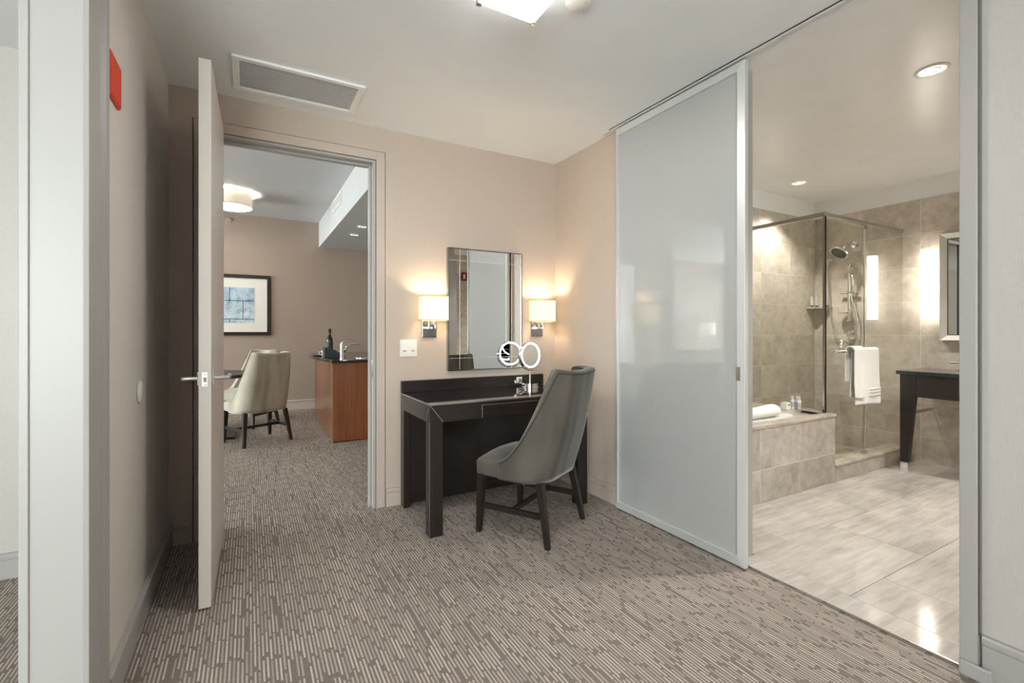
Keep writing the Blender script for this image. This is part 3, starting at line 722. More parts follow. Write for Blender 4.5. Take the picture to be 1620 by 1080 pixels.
disc(R0-.012, R0-.0015, -.0115, .0115).build('light_ring', 'ring_led', mk, smooth='auto')
disc(0, R0-.0125, -.008, .008).build('mirror_glass', 'mirror', mk, smooth='auto')
yk = MB().torus(mc, R0+.016, .0042, Mx, 24, 8, PI, 2*PI)
yk.tube([mc+Mx@Vector((R0+.004, 0, 0)), mc+Mx@Vector((R0+.026, 0, 0))], .004, 8); yk.tube([mc-Mx@Vector((R0+.004, 0, 0)), mc-Mx@Vector((R0+.026, 0, 0))], .004, 8)
yk.build('yoke', 'chrome', mk, smooth='auto')
lv = MB().tube([(bx-.055, by, tz+.024), (bx-.085, by-.004, tz+.036), (bx-.125, by-.008, tz+.046)], [.006, .005, .005], 10)
lv.build('side_arm', 'chrome', mk, smooth='auto')
MB().sphere((bx-.135, by-.009, tz+.047), .018, (.6, 1, 1)).build('side_knob', 'chrome', mk, smooth=True)
pg = thing('plug_socket', 'small white plug on the dressing table upstand behind the make-up mirror', 'plug', (1.872, ty1-.03, .805))
B(1.845, 1.895, ty1-.027, ty1-.0185, .803, .853).build('socket_plate', 'plastic_white', pg, .002)
B(1.855, 1.885, ty1-.045, ty1-.0275, .813, .843).build('plug_body', 'nickel', pg, .004)

# ------------------------------------------------------------------ upholstered chairs
def chair(loc, rotz, label, group, fabric, pipe, top=.992, tagged=False):
    t = thing('dining_chair', label, 'chair', loc, group, rotz)
    # --- seat cushion: crowned rounded slab
    nx, ny = 17, 15
    def seat_xy(i, j):
        u = -1+2*i/(nx-1); v = -1+2*j/(ny-1)
        x = u*.262*(1-.03*(v > 0)*v); y = .035+v*.222
        y += (1-u*u)*.018*(v > .5)*(v-.5)*2
        if y < -.045: x = u*min(.262, .11+math.sqrt(max(0, .0256-(y+.045)**2))-.018)
        return u, v, x, y
    m = MB(); topv = []; botv = []
    for j in range(ny):
        rt, rb = [], []
        for i in range(nx):
            u, v, x, y = seat_xy(i, j)
            e = max(abs(u), abs(v)); edge = max(0, (e-.80)/.20)
            cr = (1-u**4)*(1-max(0, v)**4)
            z = .444+.050*cr*(1-.25*abs(u))
            if edge > 0: z -= .006*edge**2
            rt.append(m.bm.verts.new((x, y, z))); rb.append(m.bm.verts.new((x*.995, y-.004*(v > 0), .346)))
        topv.append(rt); botv.append(rb)
    for j in range(ny-1):
        for i in range(nx-1):
            m.bm.faces.new((topv[j][i], topv[j][i+1], topv[j+1][i+1], topv[j+1][i])); m.bm.faces.new((botv[j][i], botv[j+1][i], botv[j+1][i+1], botv[j][i+1]))
    loop = [(0, i) for i in range(nx)]+[(j, nx-1) for j in range(1, ny)]+[(ny-1, i) for i in range(nx-2, -1, -1)]+[(j, 0) for j in range(ny-2, 0, -1)]
    for k in range(len(loop)):
        a, b = loop[k], loop[(k+1) % len(loop)]
        m.bm.faces.new((topv[a[0]][a[1]], topv[b[0]][b[1]], botv[b[0]][b[1]], botv[a[0]][a[1]]))
    m.build('seat', fabric, t, .014, 3, True, True)
    # --- wrapped back: U in plan, rising from low arms to a tall raked back
    NS = 49; NV = 16; yf = .085
    def plan(s, z, inset):
        """s -1..1 along the U from left arm front to right arm front, z height"""
        tt = max(0, (z-.345)/(top-.345))
        wd = .270-.072*tt**1.5-inset; yr = -.205-.146*tt-.012*math.sin(PI*tt)+inset; rc = .16-.115*tt
        side = yf-(yr+rc); arc = rc*PI/2; fl_ = max(0, wd-rc)*2; tot = 2*side+2*arc+fl_
        q = (abs(s))*tot/2
        # from the middle of the back outwards
        if q <= fl_/2: x, y = q, yr
        elif q <= fl_/2+arc: a = (q-fl_/2)/rc; x = fl_/2+rc*math.sin(a); y = yr+rc-rc*math.cos(a)
        else: x = wd; y = yr+rc+(q-fl_/2-arc)
        # slight bow of the back
        y -= .012*(1-min(1, (x/wd)**2))*(1-inset*0)
        return (x if s > 0 else -x), y
    def height(s):
        """top edge of the shell: low at the arms, sweeping to full height at the back corners"""
        a = abs(s); k = max(0, min(1, (1-a)/.575))
        hgt = .448+(top-.448)*k**1.75
        return hgt
    def edge_drop(s): return -.012*(1-min(1, (abs(s)/.38)**2)) if abs(s) < .38 else 0
    rings = []
    for i in range(NS):
        s = -1+2*i/(NS-1); H = height(s)+edge_drop(s); prof = []
        for k in range(NV+1):
            z = .346+(H-.346)*k/NV; x, y = plan(s, z, 0); prof.append((x, y, z))
        for k in range(1, 5):
            a = PI*k/5; ins = .027*(1-math.cos(a)); x, y = plan(s, H, ins); prof.append((x, y, H+.010*math.sin(a)))
        zi0 = .40
        for k in range(NV+1):
            z = H+(zi0-H)*k/NV; x, y = plan(s, z, .054); prof.append((x, y, z))
        rings.append(prof)
    m = MB(); m.rings(rings, True, True)
    bk = m.build('backrest', fabric, t, 0, 2, True, True)
    pp = MB(); path = []
    for i in range(NS):
        s = -1+2*i/(NS-1); H = height(s)+edge_drop(s); x, y = plan(s, H-.012, -.001); path.append((x, y, H-.010))
    pp.tube(path, .0032, 6)
    path = []
    for i in range(NS):
        s = -1+2*i/(NS-1); H = height(s)+edge_drop(s); x, y = plan(s, H-.004, .055); path.append((x, y, H-.002))
    pp.tube(path, .0032, 6)
    path = [(*plan(-1+2*i/(NS-1), .348, -.001), .348) for i in range(NS)]
    pp.tube(path, .0030, 6)
    pp.build('piping', pipe, bk, 0, 2, True, True)
    # --- legs
    def lg(xt, yt, xb, yb, wt, wb_, zt=.352):
        q = lambda x, y, w_, z: [(x-w_, y-w_, z), (x+w_, y-w_, z), (x+w_, y+w_, z), (x-w_, y+w_, z)]
        MB().hexa(q(xb, yb, wb_, 0), q(xt, yt, wt, zt)).build('leg', 'espresso', t, .002, 1, False, True)
    lg(-.237, .222, -.250, .236, .023, .0145); lg(.237, .222, .250, .236, .023, .0145)
    lg(-.215, -.165, -.252, -.232, .022, .014); lg(.215, -.165, .252, -.232, .022, .014)
    for s in (-1, 1):
        MB().hexa([(s*.243-.010, .222, .150), (s*.243+.010, .222, .150), (s*.243+.010, .222, .182), (s*.243-.010, .222, .182)],
                  [(s*.236-.010, -.192, .150), (s*.236+.010, -.192, .150), (s*.236+.010, -.192, .182), (s*.236-.010, -.192, .182)]).build('stretcher', 'espresso', t, .001, 1, False, True)
    if tagged: MB().prism([(-.235, .345), (-.195, .345), (-.208, .318)], 'y', -.055, -.052).build('care_tag', 'plastic_white', t, 0, 1, False, True)
    B(-.232, .232, .00, .020, .152, .180).build('cross_stretcher', 'espresso', t, .001, 1, False, True)
    return t
chair((1.555, 2.516, 0), math.radians(29.8), 'grey velvet chair with sloping arms pulled up to the dressing table', 'upholstered chairs', 'velvet_grey', 'piping_grey', tagged=True)
chair((.085, 5.92, 0), math.radians(25), 'pale velvet chair seen from behind through the doorway', 'upholstered chairs', 'velvet_cream', 'piping_cream', .985)
chair((.00, 7.0, 0), math.radians(140), 'pale velvet chair on the far side of the sitting room table', 'upholstered chairs', 'velvet_cream', 'piping_cream', .96)

# ------------------------------------------------------------------ sitting room
tb = thing('pedestal_table', 'dark round pedestal table mostly hidden behind the open door', 'table', (-.42, 6.42, 0))
MB().lathe([(.47, .69), (.48, .70), (.48, .725), (.47, .73)], (-.42, 6.42, 0), 'z', 48).build('table_top', 'espresso_x', tb, smooth='auto')
MB().lathe([(.04, .03), (.035, .06), (.035, .66), (.10, .689)], (-.42, 6.42, 0), 'z', 20).build('pedestal', 'nickel', tb, smooth='auto')
B(-.70, -.14, 6.14, 6.70, 0, .03).build('base_plate', 'espresso_x', tb, .004)
# framed print
pc = thing('framed_print', 'abstract blue print in wide white mat and black frame on the far wall', 'picture', (-.34, 8.0, 1.15))
px0, px1, pz0, pz1 = -.97, .285, 1.152, 2.045; t = .05
f = MB(); f.box(px0, px1, 7.965, 7.9995, pz0, pz0+t).box(px0, px1, 7.965, 7.9995, pz1-t, pz1).box(px0, px0+t, 7.965, 7.9995, pz0+t, pz1-t).box(px1-t, px1, 7.965, 7.9995, pz0+t, pz1-t)
f.build('frame', 'black_frame', pc, .003)
B(px0+t, px1-t, 7.985, 7.9995, pz0+t, pz1-t).build('mat_board', 'mat_board', pc)
B(-.75, .064, 7.981, 7.9848, 1.335, 1.855).build('print', 'art_print', pc)
# drum ceiling light
dl = thing('drum_light', 'round drum ceiling light with cream shade in the sitting room', 'ceiling light', (-.20, 6.76, 2.93))
MB().lathe([(.235, -.03), (.235, -.185), (.232, -.185), (.232, -.03)], (-.20, 6.76, 2.93), 'z', 48, False).build('drum_shade', 'drum_shade', dl, smooth='auto')
MB().lathe([(.230, -.170), (.230, -.180), (.001, -.184)], (-.20, 6.76, 2.93), 'z', 48).build('diffuser', 'drum_diffuser', dl, smooth='auto')
for zz in (-.03, -.185): MB().lathe([(.2355, zz), (.238, zz), (.238, zz+.010), (.2355, zz+.010)], (-.20, 6.76, 2.93), 'z', 48, False).build('shade_ring', 'shade_trim', dl)
MB().lathe([(.08, -.0005), (.08, -.035), (.02, -.04)], (-.20, 6.76, 2.93), 'z', 24).build('ceiling_canopy', 'white_paint', dl)
d = bpy.data.lights.new('drum_bulb', 'POINT'); d.energy = 170; d.color = (1, .96, .91); d.shadow_soft_size = .05
l = bpy.data.objects.new('drum_bulb', d); col.objects.link(l); l.parent = dl; l.location = (0, 0, -.105)
sp = thing('sprinkler_head', 'small chrome sprinkler on the sitting room wall below the drum light', 'sprinkler', (-.24, 8.0, 2.83))
MB().lathe([(.035, -.0005), (.033, -.008), (.012, -.012), (.010, -.05), (.024, -.052), (.024, -.056)], (-.262, 8.0, 2.83), 'y', 20).build('head', 'chrome', sp, smooth='auto')
# soffit vent and recessed lights
sv = thing('soffit_vent', 'small white air grille on the side of the soffit', 'vent', (.965, 6.23, 2.78))
f = MB(); X0 = .965; f.box(X0-.010, X0-.0005, 5.89, 6.57, 2.762, 2.78).box(X0-.010, X0-.0005, 5.89, 6.57, 2.88, 2.898).box(X0-.010, X0-.0005, 5.89, 5.92, 2.78, 2.88).box(X0-.010, X0-.0005, 6.54, 6.57, 2.78, 2.88)
f.build('vent_frame', 'white_paint', sv)
for k in range(6): B(X0-.007, X0-.0005, 5.92, 6.54, 2.785+k*.016, 2.795+k*.016).build('slat', 'plastic_white', sv)
downlight(1.25, 6.13, 2.54, .065, 'recessed light in the soffit, nearest the doorway of the two', 8)
downlight(1.265, 6.70, 2.54, .065, 'recessed light in the soffit, nearest the far wall', 8)
# wet bar
kb = thing('wet_bar_cabinet', 'cherry wood wet bar cabinet with flat panelled sides', 'cabinet', (1.5, 6.4, 0))
MB().hexa([(.795, 5.43, .006), (1.195, 5.40, .006), (2.98, 5.40, .006), (2.98, 7.41, .006), (.835, 7.41, .006), (.805, 6.4, .006)][:],
          [(.795, 5.43, .866), (1.195, 5.40, .866), (2.98, 5.40, .866), (2.98, 7.41, .866), (.835, 7.41, .866), (.805, 6.4, .866)]).build('cabinet_body', 'cherry', kb, .002)
B(.80, 2.6, 5.408, 5.415, 0, .01).build('base_strip', 'espresso_x', kb)
pts = [(.775, 5.365), (2.98, 5.355), (2.98, 7.46), (.86, 7.46)]
for k in range(13):
    a = k/12; y = 7.40+(5.45-7.40)*a; pts.append((.80-.115*math.sin(PI*min(1, a*1.02)**.9), y))
ct = MB().prism(pts, 'z', .8665, .898).build('granite_worktop', 'granite', None, .006)
tag(ct, 'dark granite worktop with curved end on the wet bar', 'worktop')
fc = thing('bar_faucet', 'chrome single lever faucet on the wet bar', 'faucet', (.915, 5.57, .8985))
fx, fy = .915, 5.57
MB().lathe([(.026, 0), (.026, .01), (.022, .02), (.021, .17), (.018, .185)], (fx, fy, .8985), 'z', 20).build('faucet_body', 'chrome', fc, smooth='auto')
MB().tube([(fx+.02, fy, .98), (fx+.05, fy+.01, 1.03), (fx+.10, fy+.03, 1.065), (fx+.16, fy+.05, 1.068), (fx+.205, fy+.065, 1.06)], [.012, .012, .012, .013, .014], 12).build('spout', 'chrome', fc, smooth=True)
MB().tube([(fx, fy, 1.080), (fx+.02, fy, 1.092), (fx+.10, fy+.02, 1.128)], [.012, .008, .006], 10).build('lever', 'chrome', fc, smooth=True)
sk = thing('bar_sink', 'round steel bar sink let into the granite worktop', 'sink', (1.28, 5.80, .8985))
MB().lathe([(.21, .0002), (.21, .004), (.19, .005), (.185, .0012), (.02, .0008)], (1.28, 5.80, .8985), 'z', 40).build('sink_rim', 'nickel', sk, smooth='auto')
cd = thing('bar_caddy', 'dark grey slanted caddy on the wet bar worktop', 'caddy', (.87, 5.98, .8985))
yc0, yc1 = 5.90, 6.08
MB().prism([(.775, .899), (1.005, .899), (1.005, .925), (.83, 1.02), (.775, 1.02)], 'y', yc0, yc0+.008).build('side_panel', 'dark_box', cd)
MB().prism([(.775, .899), (1.005, .899), (1.005, .925), (.83, 1.02), (.775, 1.02)], 'y', yc1-.008, yc1).build('side_panel', 'dark_box', cd)
B(.775, .783, yc0+.009, yc1-.009, .899, 1.02).build('back_panel', 'dark_box', cd); B(.998, 1.005, yc0+.009, yc1-.009, .899, .925).build('front_panel', 'dark_box', cd)
B(.784, .997, yc0+.009, yc1-.009, .8987, .906).build('floor_panel', 'dark_box', cd)
bt = thing('wine_bottle', 'dark wine bottle standing in the bar caddy', 'bottle', (.842, 5.985, .906))
MB().lathe([(.034, .0005), (.038, .006), (.038, .20), (.034, .225), (.016, .255), (.0145, .32), (.016, .322), (.016, .335)], (.842, 5.985, .906), 'z', 24).build('bottle_glass', 'bottle_glass', bt, smooth='auto')
MB().lathe([(.0385, .10), (.0387, .101), (.0387, .185), (.0385, .186)], (.842, 5.985, .906), 'z', 24, False).build('label_band', 'bottle_label', bt)
MB().lathe([(.0165, .285), (.0172, .286), (.0172, .337), (.012, .338)], (.842, 5.985, .906), 'z', 20).build('capsule', 'gasket', bt)
for k, (x, lab) in enumerate(((.905, 'dark snack packet in the bar caddy beside the wine bottle'), (.955, 'pale snack packet at the low end of the bar caddy'))):
    p_ = thing('snack_packet', lab, 'packet', (x, 5.99, .906))
    MB().hexa([(x-.02, 5.93, .9065), (x+.02, 5.93, .9065), (x+.02, 6.05, .9065), (x-.02, 6.05, .9065)], [(x-.010, 5.935, .985-.02*k), (x+.008, 5.935, .985-.02*k), (x+.008, 6.045, .985-.02*k), (x-.010, 6.045, .985-.02*k)]).build('packet_body', ['gasket', 'tube_silver'][k], p_, .004)
cp = thing('coffee_cup', 'white cup behind the bar caddy', 'cup', (.81, 6.17, .8985))
MB().lathe([(.022, .0005), (.030, .01), (.038, .08), (.035, .08), (.028, .012), (.002, .010)], (.81, 6.17, .8985), 'z', 24).build('cup_body', 'ceramic', cp, smooth='auto')
MB().torus((.765, 6.17, .945), .022, .004, Matrix(((1, 0, 0), (0, 0, 1), (0, 1, 0))), 16, 8).build('cup_handle', 'ceramic', cp, smooth=True)
tyr = thing('bar_tray', 'small dark tray at the curved end of the wet bar', 'tray', (.76, 6.5, .8985))
MB().lathe([(.055, .0005), (.065, .012), (.062, .012), (.053, .003)], (.765, 6.45, .8985), 'z', 28).build('tray_dish', 'dish_dark', tyr, smooth='auto')
# console with lamp in the far left of the sitting room (seen in the sliding door's reflection)
cn = thing('console_table', 'dark console against the far sitting room wall, seen only in reflection', 'table', (-5.2, 7.6, 0))
B(-6.0, -4.4, 7.32, 7.95, .70, .75).build('table_top', 'espresso_x', cn, .004)
for x in (-5.96, -4.49):
    for y in (7.36, 7.86): B(x, x+.05, y, y+.05, 0, .6995).build('leg', 'espresso', cn)
lm = thing('table_lamp', 'white shaded table lamp on the console, seen only in reflection', 'lamp', (-5.2, 7.55, .75))
MB().lathe([(.09, .0005), (.09, .02), (.02, .03), (.015, .42)], (-5.2, 7.55, .75), 'z', 24).build('lamp_base', 'chrome', lm, smooth='auto')
MB().lathe([(.16, .38), (.16, .66), (.157, .66), (.157, .38)], (-5.2, 7.55, .75), 'z', 32, False).build('lamp_shade', 'lamp_shade_white', lm, smooth='auto')
d = bpy.data.lights.new('lamp_bulb', 'POINT'); d.energy = 30; d.color = (1, .9, .75); d.shadow_soft_size = .04
l = bpy.data.objects.new('lamp_bulb', d); col.objects.link(l); l.parent = lm; l.location = (0, 0, .52)

# ------------------------------------------------------------------ bathtub
DKZ = .556; TY = 2.02; TX1 = 4.09
tub = thing('bathtub', 'white bathtub set in a stone tiled surround', 'bathtub', (3.22, 2.45, 0))
tub_s = B(BX0+.001, TX1-.012, TY+.012, 2.868, .0145, DKZ-.022)
# surround is hollow: four sides, so that the tub can sit in it
tub_s.bm.free()
sr = MB().box(BX0+.001, TX1-.0025, TY+.0025, TY+.06, .0145, DKZ-.022).box(TX1-.07, TX1-.0025, TY+.06, 2.868, .0145, DKZ-.022)
sr.build('surround_core', 'grout', tub)
A = cuts(BX0+.001, TX1, TX1, TW)
for zz0, zz1 in ((.0145, .242), (.246, DKZ-.021)):
    for i_ in range(len(A)-1): tile(tub, A[i_]+.002, A[i_+1]-.002, TY+.001, TY+.0115, zz0, zz1, 'tub_tile')
    tile(tub, TX1-.0115, TX1-.001, TY+.013, 2.43, zz0, zz1, 'tub_tile'); tile(tub, TX1-.0115, TX1-.001, 2.432, 2.868, zz0, zz1, 'tub_tile')
# deck slabs with a rectangular cut-out
ux0, ux1, uy0, uy1 = BX0+.10, 3.66, TY+.115, 2.74
for a in ((BX0+.001, TX1+.006, TY-.006, uy0), (BX0+.001, TX1+.006, uy1, 2.868), (BX0+.001, ux0, uy0+.001, uy1-.001), (ux1, TX1+.006, uy0+.001, uy1-.001)):
    tile(tub, *a, DKZ-.020, DKZ, 'deck_stone', 'deck_slab')
def rr(x0, x1, y0, y1, r, z, n=6):
    p = []
    for cx_, cy_, a0 in ((x1-r, y1-r, 0), (x0+r, y1-r, PI/2), (x0+r, y0+r, PI), (x1-r, y0+r, 1.5*PI)):
        for k in range(n+1): a = a0+PI/2*k/n; p.append((cx_+r*math.cos(a), cy_+r*math.sin(a), z))
    return p
m = MB().rings([rr(ux0-.03, ux1+.03, uy0-.03, uy1+.03, .05, DKZ+.0005), rr(ux0-.03, ux1+.03, uy0-.03, uy1+.03, .05, DKZ+.014), rr(ux0+.03, ux1-.03, uy0+.03, uy1-.03, .07, DKZ+.016),
                rr(ux0+.045, ux1-.045, uy0+.045, uy1-.045, .09, DKZ-.01), rr(ux0+.10, ux1-.12, uy0+.08, uy1-.08, .12, .20), rr(ux0+.16, ux1-.20, uy0+.12, uy1-.12, .12, .16)], False)
m.bm.faces.new([v for v in list(m.bm.verts)[-28:]])
m.build('tub_basin', 'ceramic', tub, smooth='auto')

# ------------------------------------------------------------------ shower
sh = thing('shower_enclosure', 'frameless glass corner shower with nickel header rail and stone curb', 'shower', (4.75, 2.4, 0))
SX, SY, SZ = 4.06, 2.09, 2.165
cw = 0
A = cuts(TX1+.001, BX1-.012, BX1-.012, TW)
B(TX1+.008, BX1-.012, TY+.0025, TY+.135, .0145, .128).build('curb_core', 'grout', sh)
for i_ in range(len(A)-1):
    tile(sh, A[i_]+.002, A[i_+1]-.002, TY+.001, TY+.0115, .0145, .128, 'tub_tile')
    tile(sh, A[i_]+.0012, A[i_+1]-.0012, TY-.006, TY+.150, .1285, .146, 'deck_stone', 'curb_slab')
fxs = cuts(TX1+.001, BX1-.011, 4.6, .32); fys = cuts(TY+.137, 2.879, 2.5, .32)
for i_ in range(len(fxs)-1):
    for k in range(len(fys)-1): tile(sh, fxs[i_]+.001, fxs[i_+1]-.001, fys[k]+.001, fys[k+1]-.001, .0145, .035, 'deck_stone', 'shower_floor_tile')
MB().box(4.40, 4.52, 2.40, 2.50, .0352, .039).build('drain_grate', 'gasket', sh, .002)
B(SX-.004, SX+.004, SY+.008, 2.878, DKZ+.0008, SZ-.02).build('return_pane', 'shower_glass', sh)
B(SX+.018, 4.700, SY-.004, SY+.004, .158, SZ-.045).build('door_pane', 'shower_glass', sh)
B(4.706, BX1-.012, SY-.004, SY+.004, .147, SZ-.02).build('fixed_pane', 'shower_glass', sh)
B(SX-.014, SX+.014, SY-.014, 2.878, SZ-.019, SZ+.014).build('header_rail', 'nickel', sh, .002)
B(SX+.0145, BX1-.011, SY-.014, SY+.014, SZ-.019, SZ+.014).build('header_rail', 'nickel', sh, .002)
B(SX-.007, SX+.004, SY-.007, SY+.007, DKZ+.0008, SZ-.0195).build('corner_post', 'nickel', sh)
B(SX+.0045, SX+.0175, SY-.010, SY+.006, .148, SZ-.0195).build('corner_gasket', 'gasket', sh)
for z0, z1 in ((.147, .172), (SZ-.062, SZ-.0195)):
    B(4.655, 4.735, SY-.013, SY+.013, z0, z1).build('pivot_hinge', 'nickel', sh, .002)
B(4.700, 4.706, SY-.005, SY+.005, .172, SZ-.062).build('door_seal', 'tube_silver', sh)
# towel bar on the door: bar with knob end outside, loop pull inside
tbz = 1.052; tby = SY-.075
hb = MB().tube([(SX+.035, tby, tbz), (4.66, tby, tbz)], .0095, 14)
for x in (SX+.10, 4.60): hb.tube([(x, SY-.0045, tbz), (x, tby, tbz)], .008, 10)
hb = hb.build('towel_bar', 'chrome', sh, smooth='auto')
MB().sphere((SX+.028, tby, tbz), .016).sphere((SX+.075, tby, tbz), .013).build('bar_finial', 'chrome', hb, smooth=True)
MB().torus((4.46, SY+.035, tbz-.01), .085, .011, Matrix(((1, 0, 0), (0, 0, -1), (0, 1, 0))), 24, 10, 0, PI).build('loop_pull', 'nickel', hb, smooth=True)
# towel folded over the bar: outer long side, shorter back flap
tw = thing('hand_towel', 'folded white hand towel hanging over the shower door bar', 'towel', (4.53, tby, .60))
def cloth(x0, x1, zt, zb_front, yfr, zb_back, ybk, thick, name, seed, flare=0):
    m = MB(); nxs = 14; pr = []
    nz = 16
    for k in range(nz+1): pr.append((yfr, zb_front+(zt-zb_front)*k/nz))
    rad = (ybk-yfr)/2
    for k in range(1, 8): a = PI*k/8; pr.append((yfr+rad-rad*math.cos(a), zt+rad*math.sin(a)))
    for k in range(nz+1): pr.append((ybk, zt+(zb_back-zt)*k/nz))
    outer = []; 
    rg = []
    for i_ in range(nxs+1):
        u = i_/nxs; ring = []
        for (y, z) in pr:
            dn = max(0, (zt-z)); wv_ = .010*math.sin(u*9+seed+dn*3)*min(1, dn*4)
            x = x0+(x1-x0)*u+flare*(u-.35)*dn
            sgn = -1 if y < (yfr+ybk)/2 else 1
            ring.append((x, y+wv_+sgn*0, z+.006*math.sin(u*5+seed)*(dn > .3)))
        rg.append(ring)
    m.rings(rg, False, False)
    o = m.build(name, 'towel', tw, smooth=True)
    so = o.modifiers.new('thick', 'SOLIDIFY'); so.thickness = thick; so.offset = 0
    b_ = o.modifiers.new('sub', 'SUBSURF'); b_.levels = 1; b_.render_levels = 1
    return o
fr = cloth(4.365, 4.735, tbz+.004, .600, tby-.019, .66, tby+.019, .011, 'front_fold', 0, .06)
cloth(4.300, 4.46, tbz+.004, .665, tby-.034, .80, tby+.034, .010, 'side_fold', 2, -.02)
for zz in (.700, .725, .672):
    MB().box(4.40, 4.745, tby-.0335, tby-.0285, zz, zz+.010).build('woven_band', 'towel', fr, .002)
# shower fittings on the far wall
WX = BX1-.0095
hs = thing('overhead_shower', 'round chrome overhead shower on a bent arm', 'shower head', (5.25, 2.49, 2.0))
MB().lathe([(.035, 0), (.033, -.008), (.014, -.012)], (WX-.0005, 2.49, 2.10), 'x', 20).build('flange', 'chrome', hs, smooth='auto')
MB().tube([(WX-.008, 2.49, 2.10), (5.33, 2.49, 2.105), (5.26, 2.50, 2.085), (5.20, 2.505, 2.045)], .011, 12).build('arm', 'chrome', hs, smooth=True)
hd = MB().lathe([(.012, .05), (.022, .035), (.03, .02), (.080, .012), (.088, .0), (.084, -.012), (.004, -.013)], (0, 0, 0), 'z', 32)
ax = Matrix.Rotation(math.radians(38), 4, 'Y') @ Matrix.Rotation(math.radians(14), 4, 'X')
for v in hd.bm.verts: v.co = ax @ v.co + Vector((5.165, 2.515, 2.005))
hd.build('head', 'chrome', hs, smooth='auto')
hp = MB().lathe([(.070, -.0135), (.070, -.0155), (.004, -.016)], (0, 0, 0), 'z', 32)
for v in hp.bm.verts: v.co = ax @ v.co + Vector((5.165, 2.515, 2.005))
hp.build('spray_plate', 'dark_box', hs)
hw = thing('hand_shower', 'chrome hand shower on a slide bar with long looping hose', 'shower', (5.35, 2.52, 1.2))
bxx = WX-.055
MB().lathe([(.010, 0), (.010, .60)], (bxx, 2.52, 1.31), 'z', 14).build('slide_bar', 'chrome', hw, smooth='auto')
for z in (1.325, 1.895): MB().tube([(WX-.0008, 2.52, z), (bxx, 2.52, z)], [.02, .012], 14).sphere((bxx, 2.52, z), .02).build('bar_bracket', 'chrome', hw, smooth='auto')
MB().tube([(bxx, 2.60, 1.61), (bxx, 2.44, 1.61)], .014, 12).tube([(bxx, 2.52, 1.58), (bxx, 2.52, 1.64)], .019, 12).build('slider', 'chrome', hw, smooth='auto')
MB().tube([(bxx-.02, 2.485, 1.60), (bxx-.03, 2.475, 1.70), (bxx-.045, 2.462, 1.80)], [.010, .012, .015], 12).build('handset_grip', 'chrome', hw, smooth=True)
h2 = MB().lathe([(.015, .03), (.034, .012), (.038, 0), (.036, -.010), (.003, -.012)], (0, 0, 0), 'z', 24)
ax2 = Matrix.Rotation(math.radians(62), 4, 'Y')
for v in h2.bm.verts: v.co = ax2 @ v.co + Vector((bxx-.065, 2.458, 1.825))
h2.build('handset_head', 'chrome', hw, smooth='auto')
MB().lathe([(.001, 0), (.055, .003), (.058, .010), (.054, .010)], (bxx-.02, 2.55, 1.395), 'z', 24).build('soap_dish', 'chrome', hw, smooth='auto')
MB().lathe([(.032, 0), (.030, -.01), (.014, -.014), (.012, -.04)], (WX-.0005, 2.725, 1.955), 'x', 20).build('hose_outlet', 'chrome', hw, smooth='auto')
def bez(p, n=40):
    """smooth path through points (Catmull-Rom)"""
    p = [Vector(q) for q in p]; p = [p[0]*2-p[1]]+p+[p[-1]*2-p[-2]]; out = []
    for i_ in range(1, len(p)-2):
        for k in range(n//(len(p)-3)+1):
            t = k/(n//(len(p)-3)+1); a, b, c, d_ = p[i_-1:i_+3]
            out.append(.5*((2*b)+(-a+c)*t+(2*a-5*b+4*c-d_)*t*t+(-a+3*b-3*c+d_)*t**3))
    return out+[p[-2]]
MB().tube(bez([(WX-.035, 2.725, 1.945), (WX-.04, 2.72, 1.75), (WX-.05, 2.70, 1.45), (WX-.06, 2.65, 1.20), (WX-.06, 2.58, 1.115), (WX-.06, 2.49, 1.13), (WX-.06, 2.445, 1.24), (WX-.065, 2.45, 1.40), (WX-.075, 2.485, 1.53), (bxx-.02, 2.487, 1.60)], 60), .0075, 8).build('hose', 'chrome', hw, smooth=True)
vl = thing('shower_valve', 'round chrome shower valve below the slide bar', 'valve', (5.38, 2.52, 1.17))
MB().lathe([(.05, 0), (.048, -.008), (.026, -.014), (.026, -.045), (.018, -.05)], (WX-.0005, 2.515, 1.175), 'x', 24).build('valve_plate', 'chrome', vl, smooth='auto')
MB().tube([(WX-.042, 2.515, 1.175), (WX-.046, 2.50, 1.22)], [.008, .006], 8).build('valve_lever', 'chrome', vl, smooth='auto')
# corner shelf and bottles
cs_ = thing('corner_shelf', 'small stone corner shelf in the shower', 'shelf', (5.33, 2.80, 1.455))
MB().prism([(WX-.0008, 2.8795), (WX-.0008, 2.70), (WX-.06, 2.72), (WX-.14, 2.80), (WX-.16, 2.8795)], 'z', 1.455, 1.475).build('shelf_slab', 'deck_stone', cs_, .003)
B(WX-.018, WX-.0008, 2.84, 2.8795, 1.435, 1.4545).build('support', 'nickel', cs_)
for k, (x, y, lab) in enumerate(((5.29, 2.845, 'tapered toiletry tube at the left end of the corner shelf'), (5.345, 2.825, 'tapered toiletry tube in the middle of the corner shelf'), (5.385, 2.745, 'tapered toiletry tube at the right end of the corner shelf'))):
    b = thing('toiletry_tube', lab, 'toiletries', (x, y, 1.4755), 'tubes on the corner shelf')
    MB().rings([[(x+.017*math.cos(a*PI/8), y+.017*math.sin(a*PI/8), 1.492) for a in range(16)], [(x+.019*math.cos(a*PI/8), y+.014*math.sin(a*PI/8), 1.54) for a in range(16)], [(x+.022*math.cos(a*PI/8), y+.003*math.sin(a*PI/8), 1.590) for a in range(16)]]).build('tube_body', 'tube_silver', b, smooth='auto')
    MB().lathe([(.016, .0005), (.016, .0165)], (x, y, 1.4755), 'z', 16).build('tube_cap', 'dark_box', b)

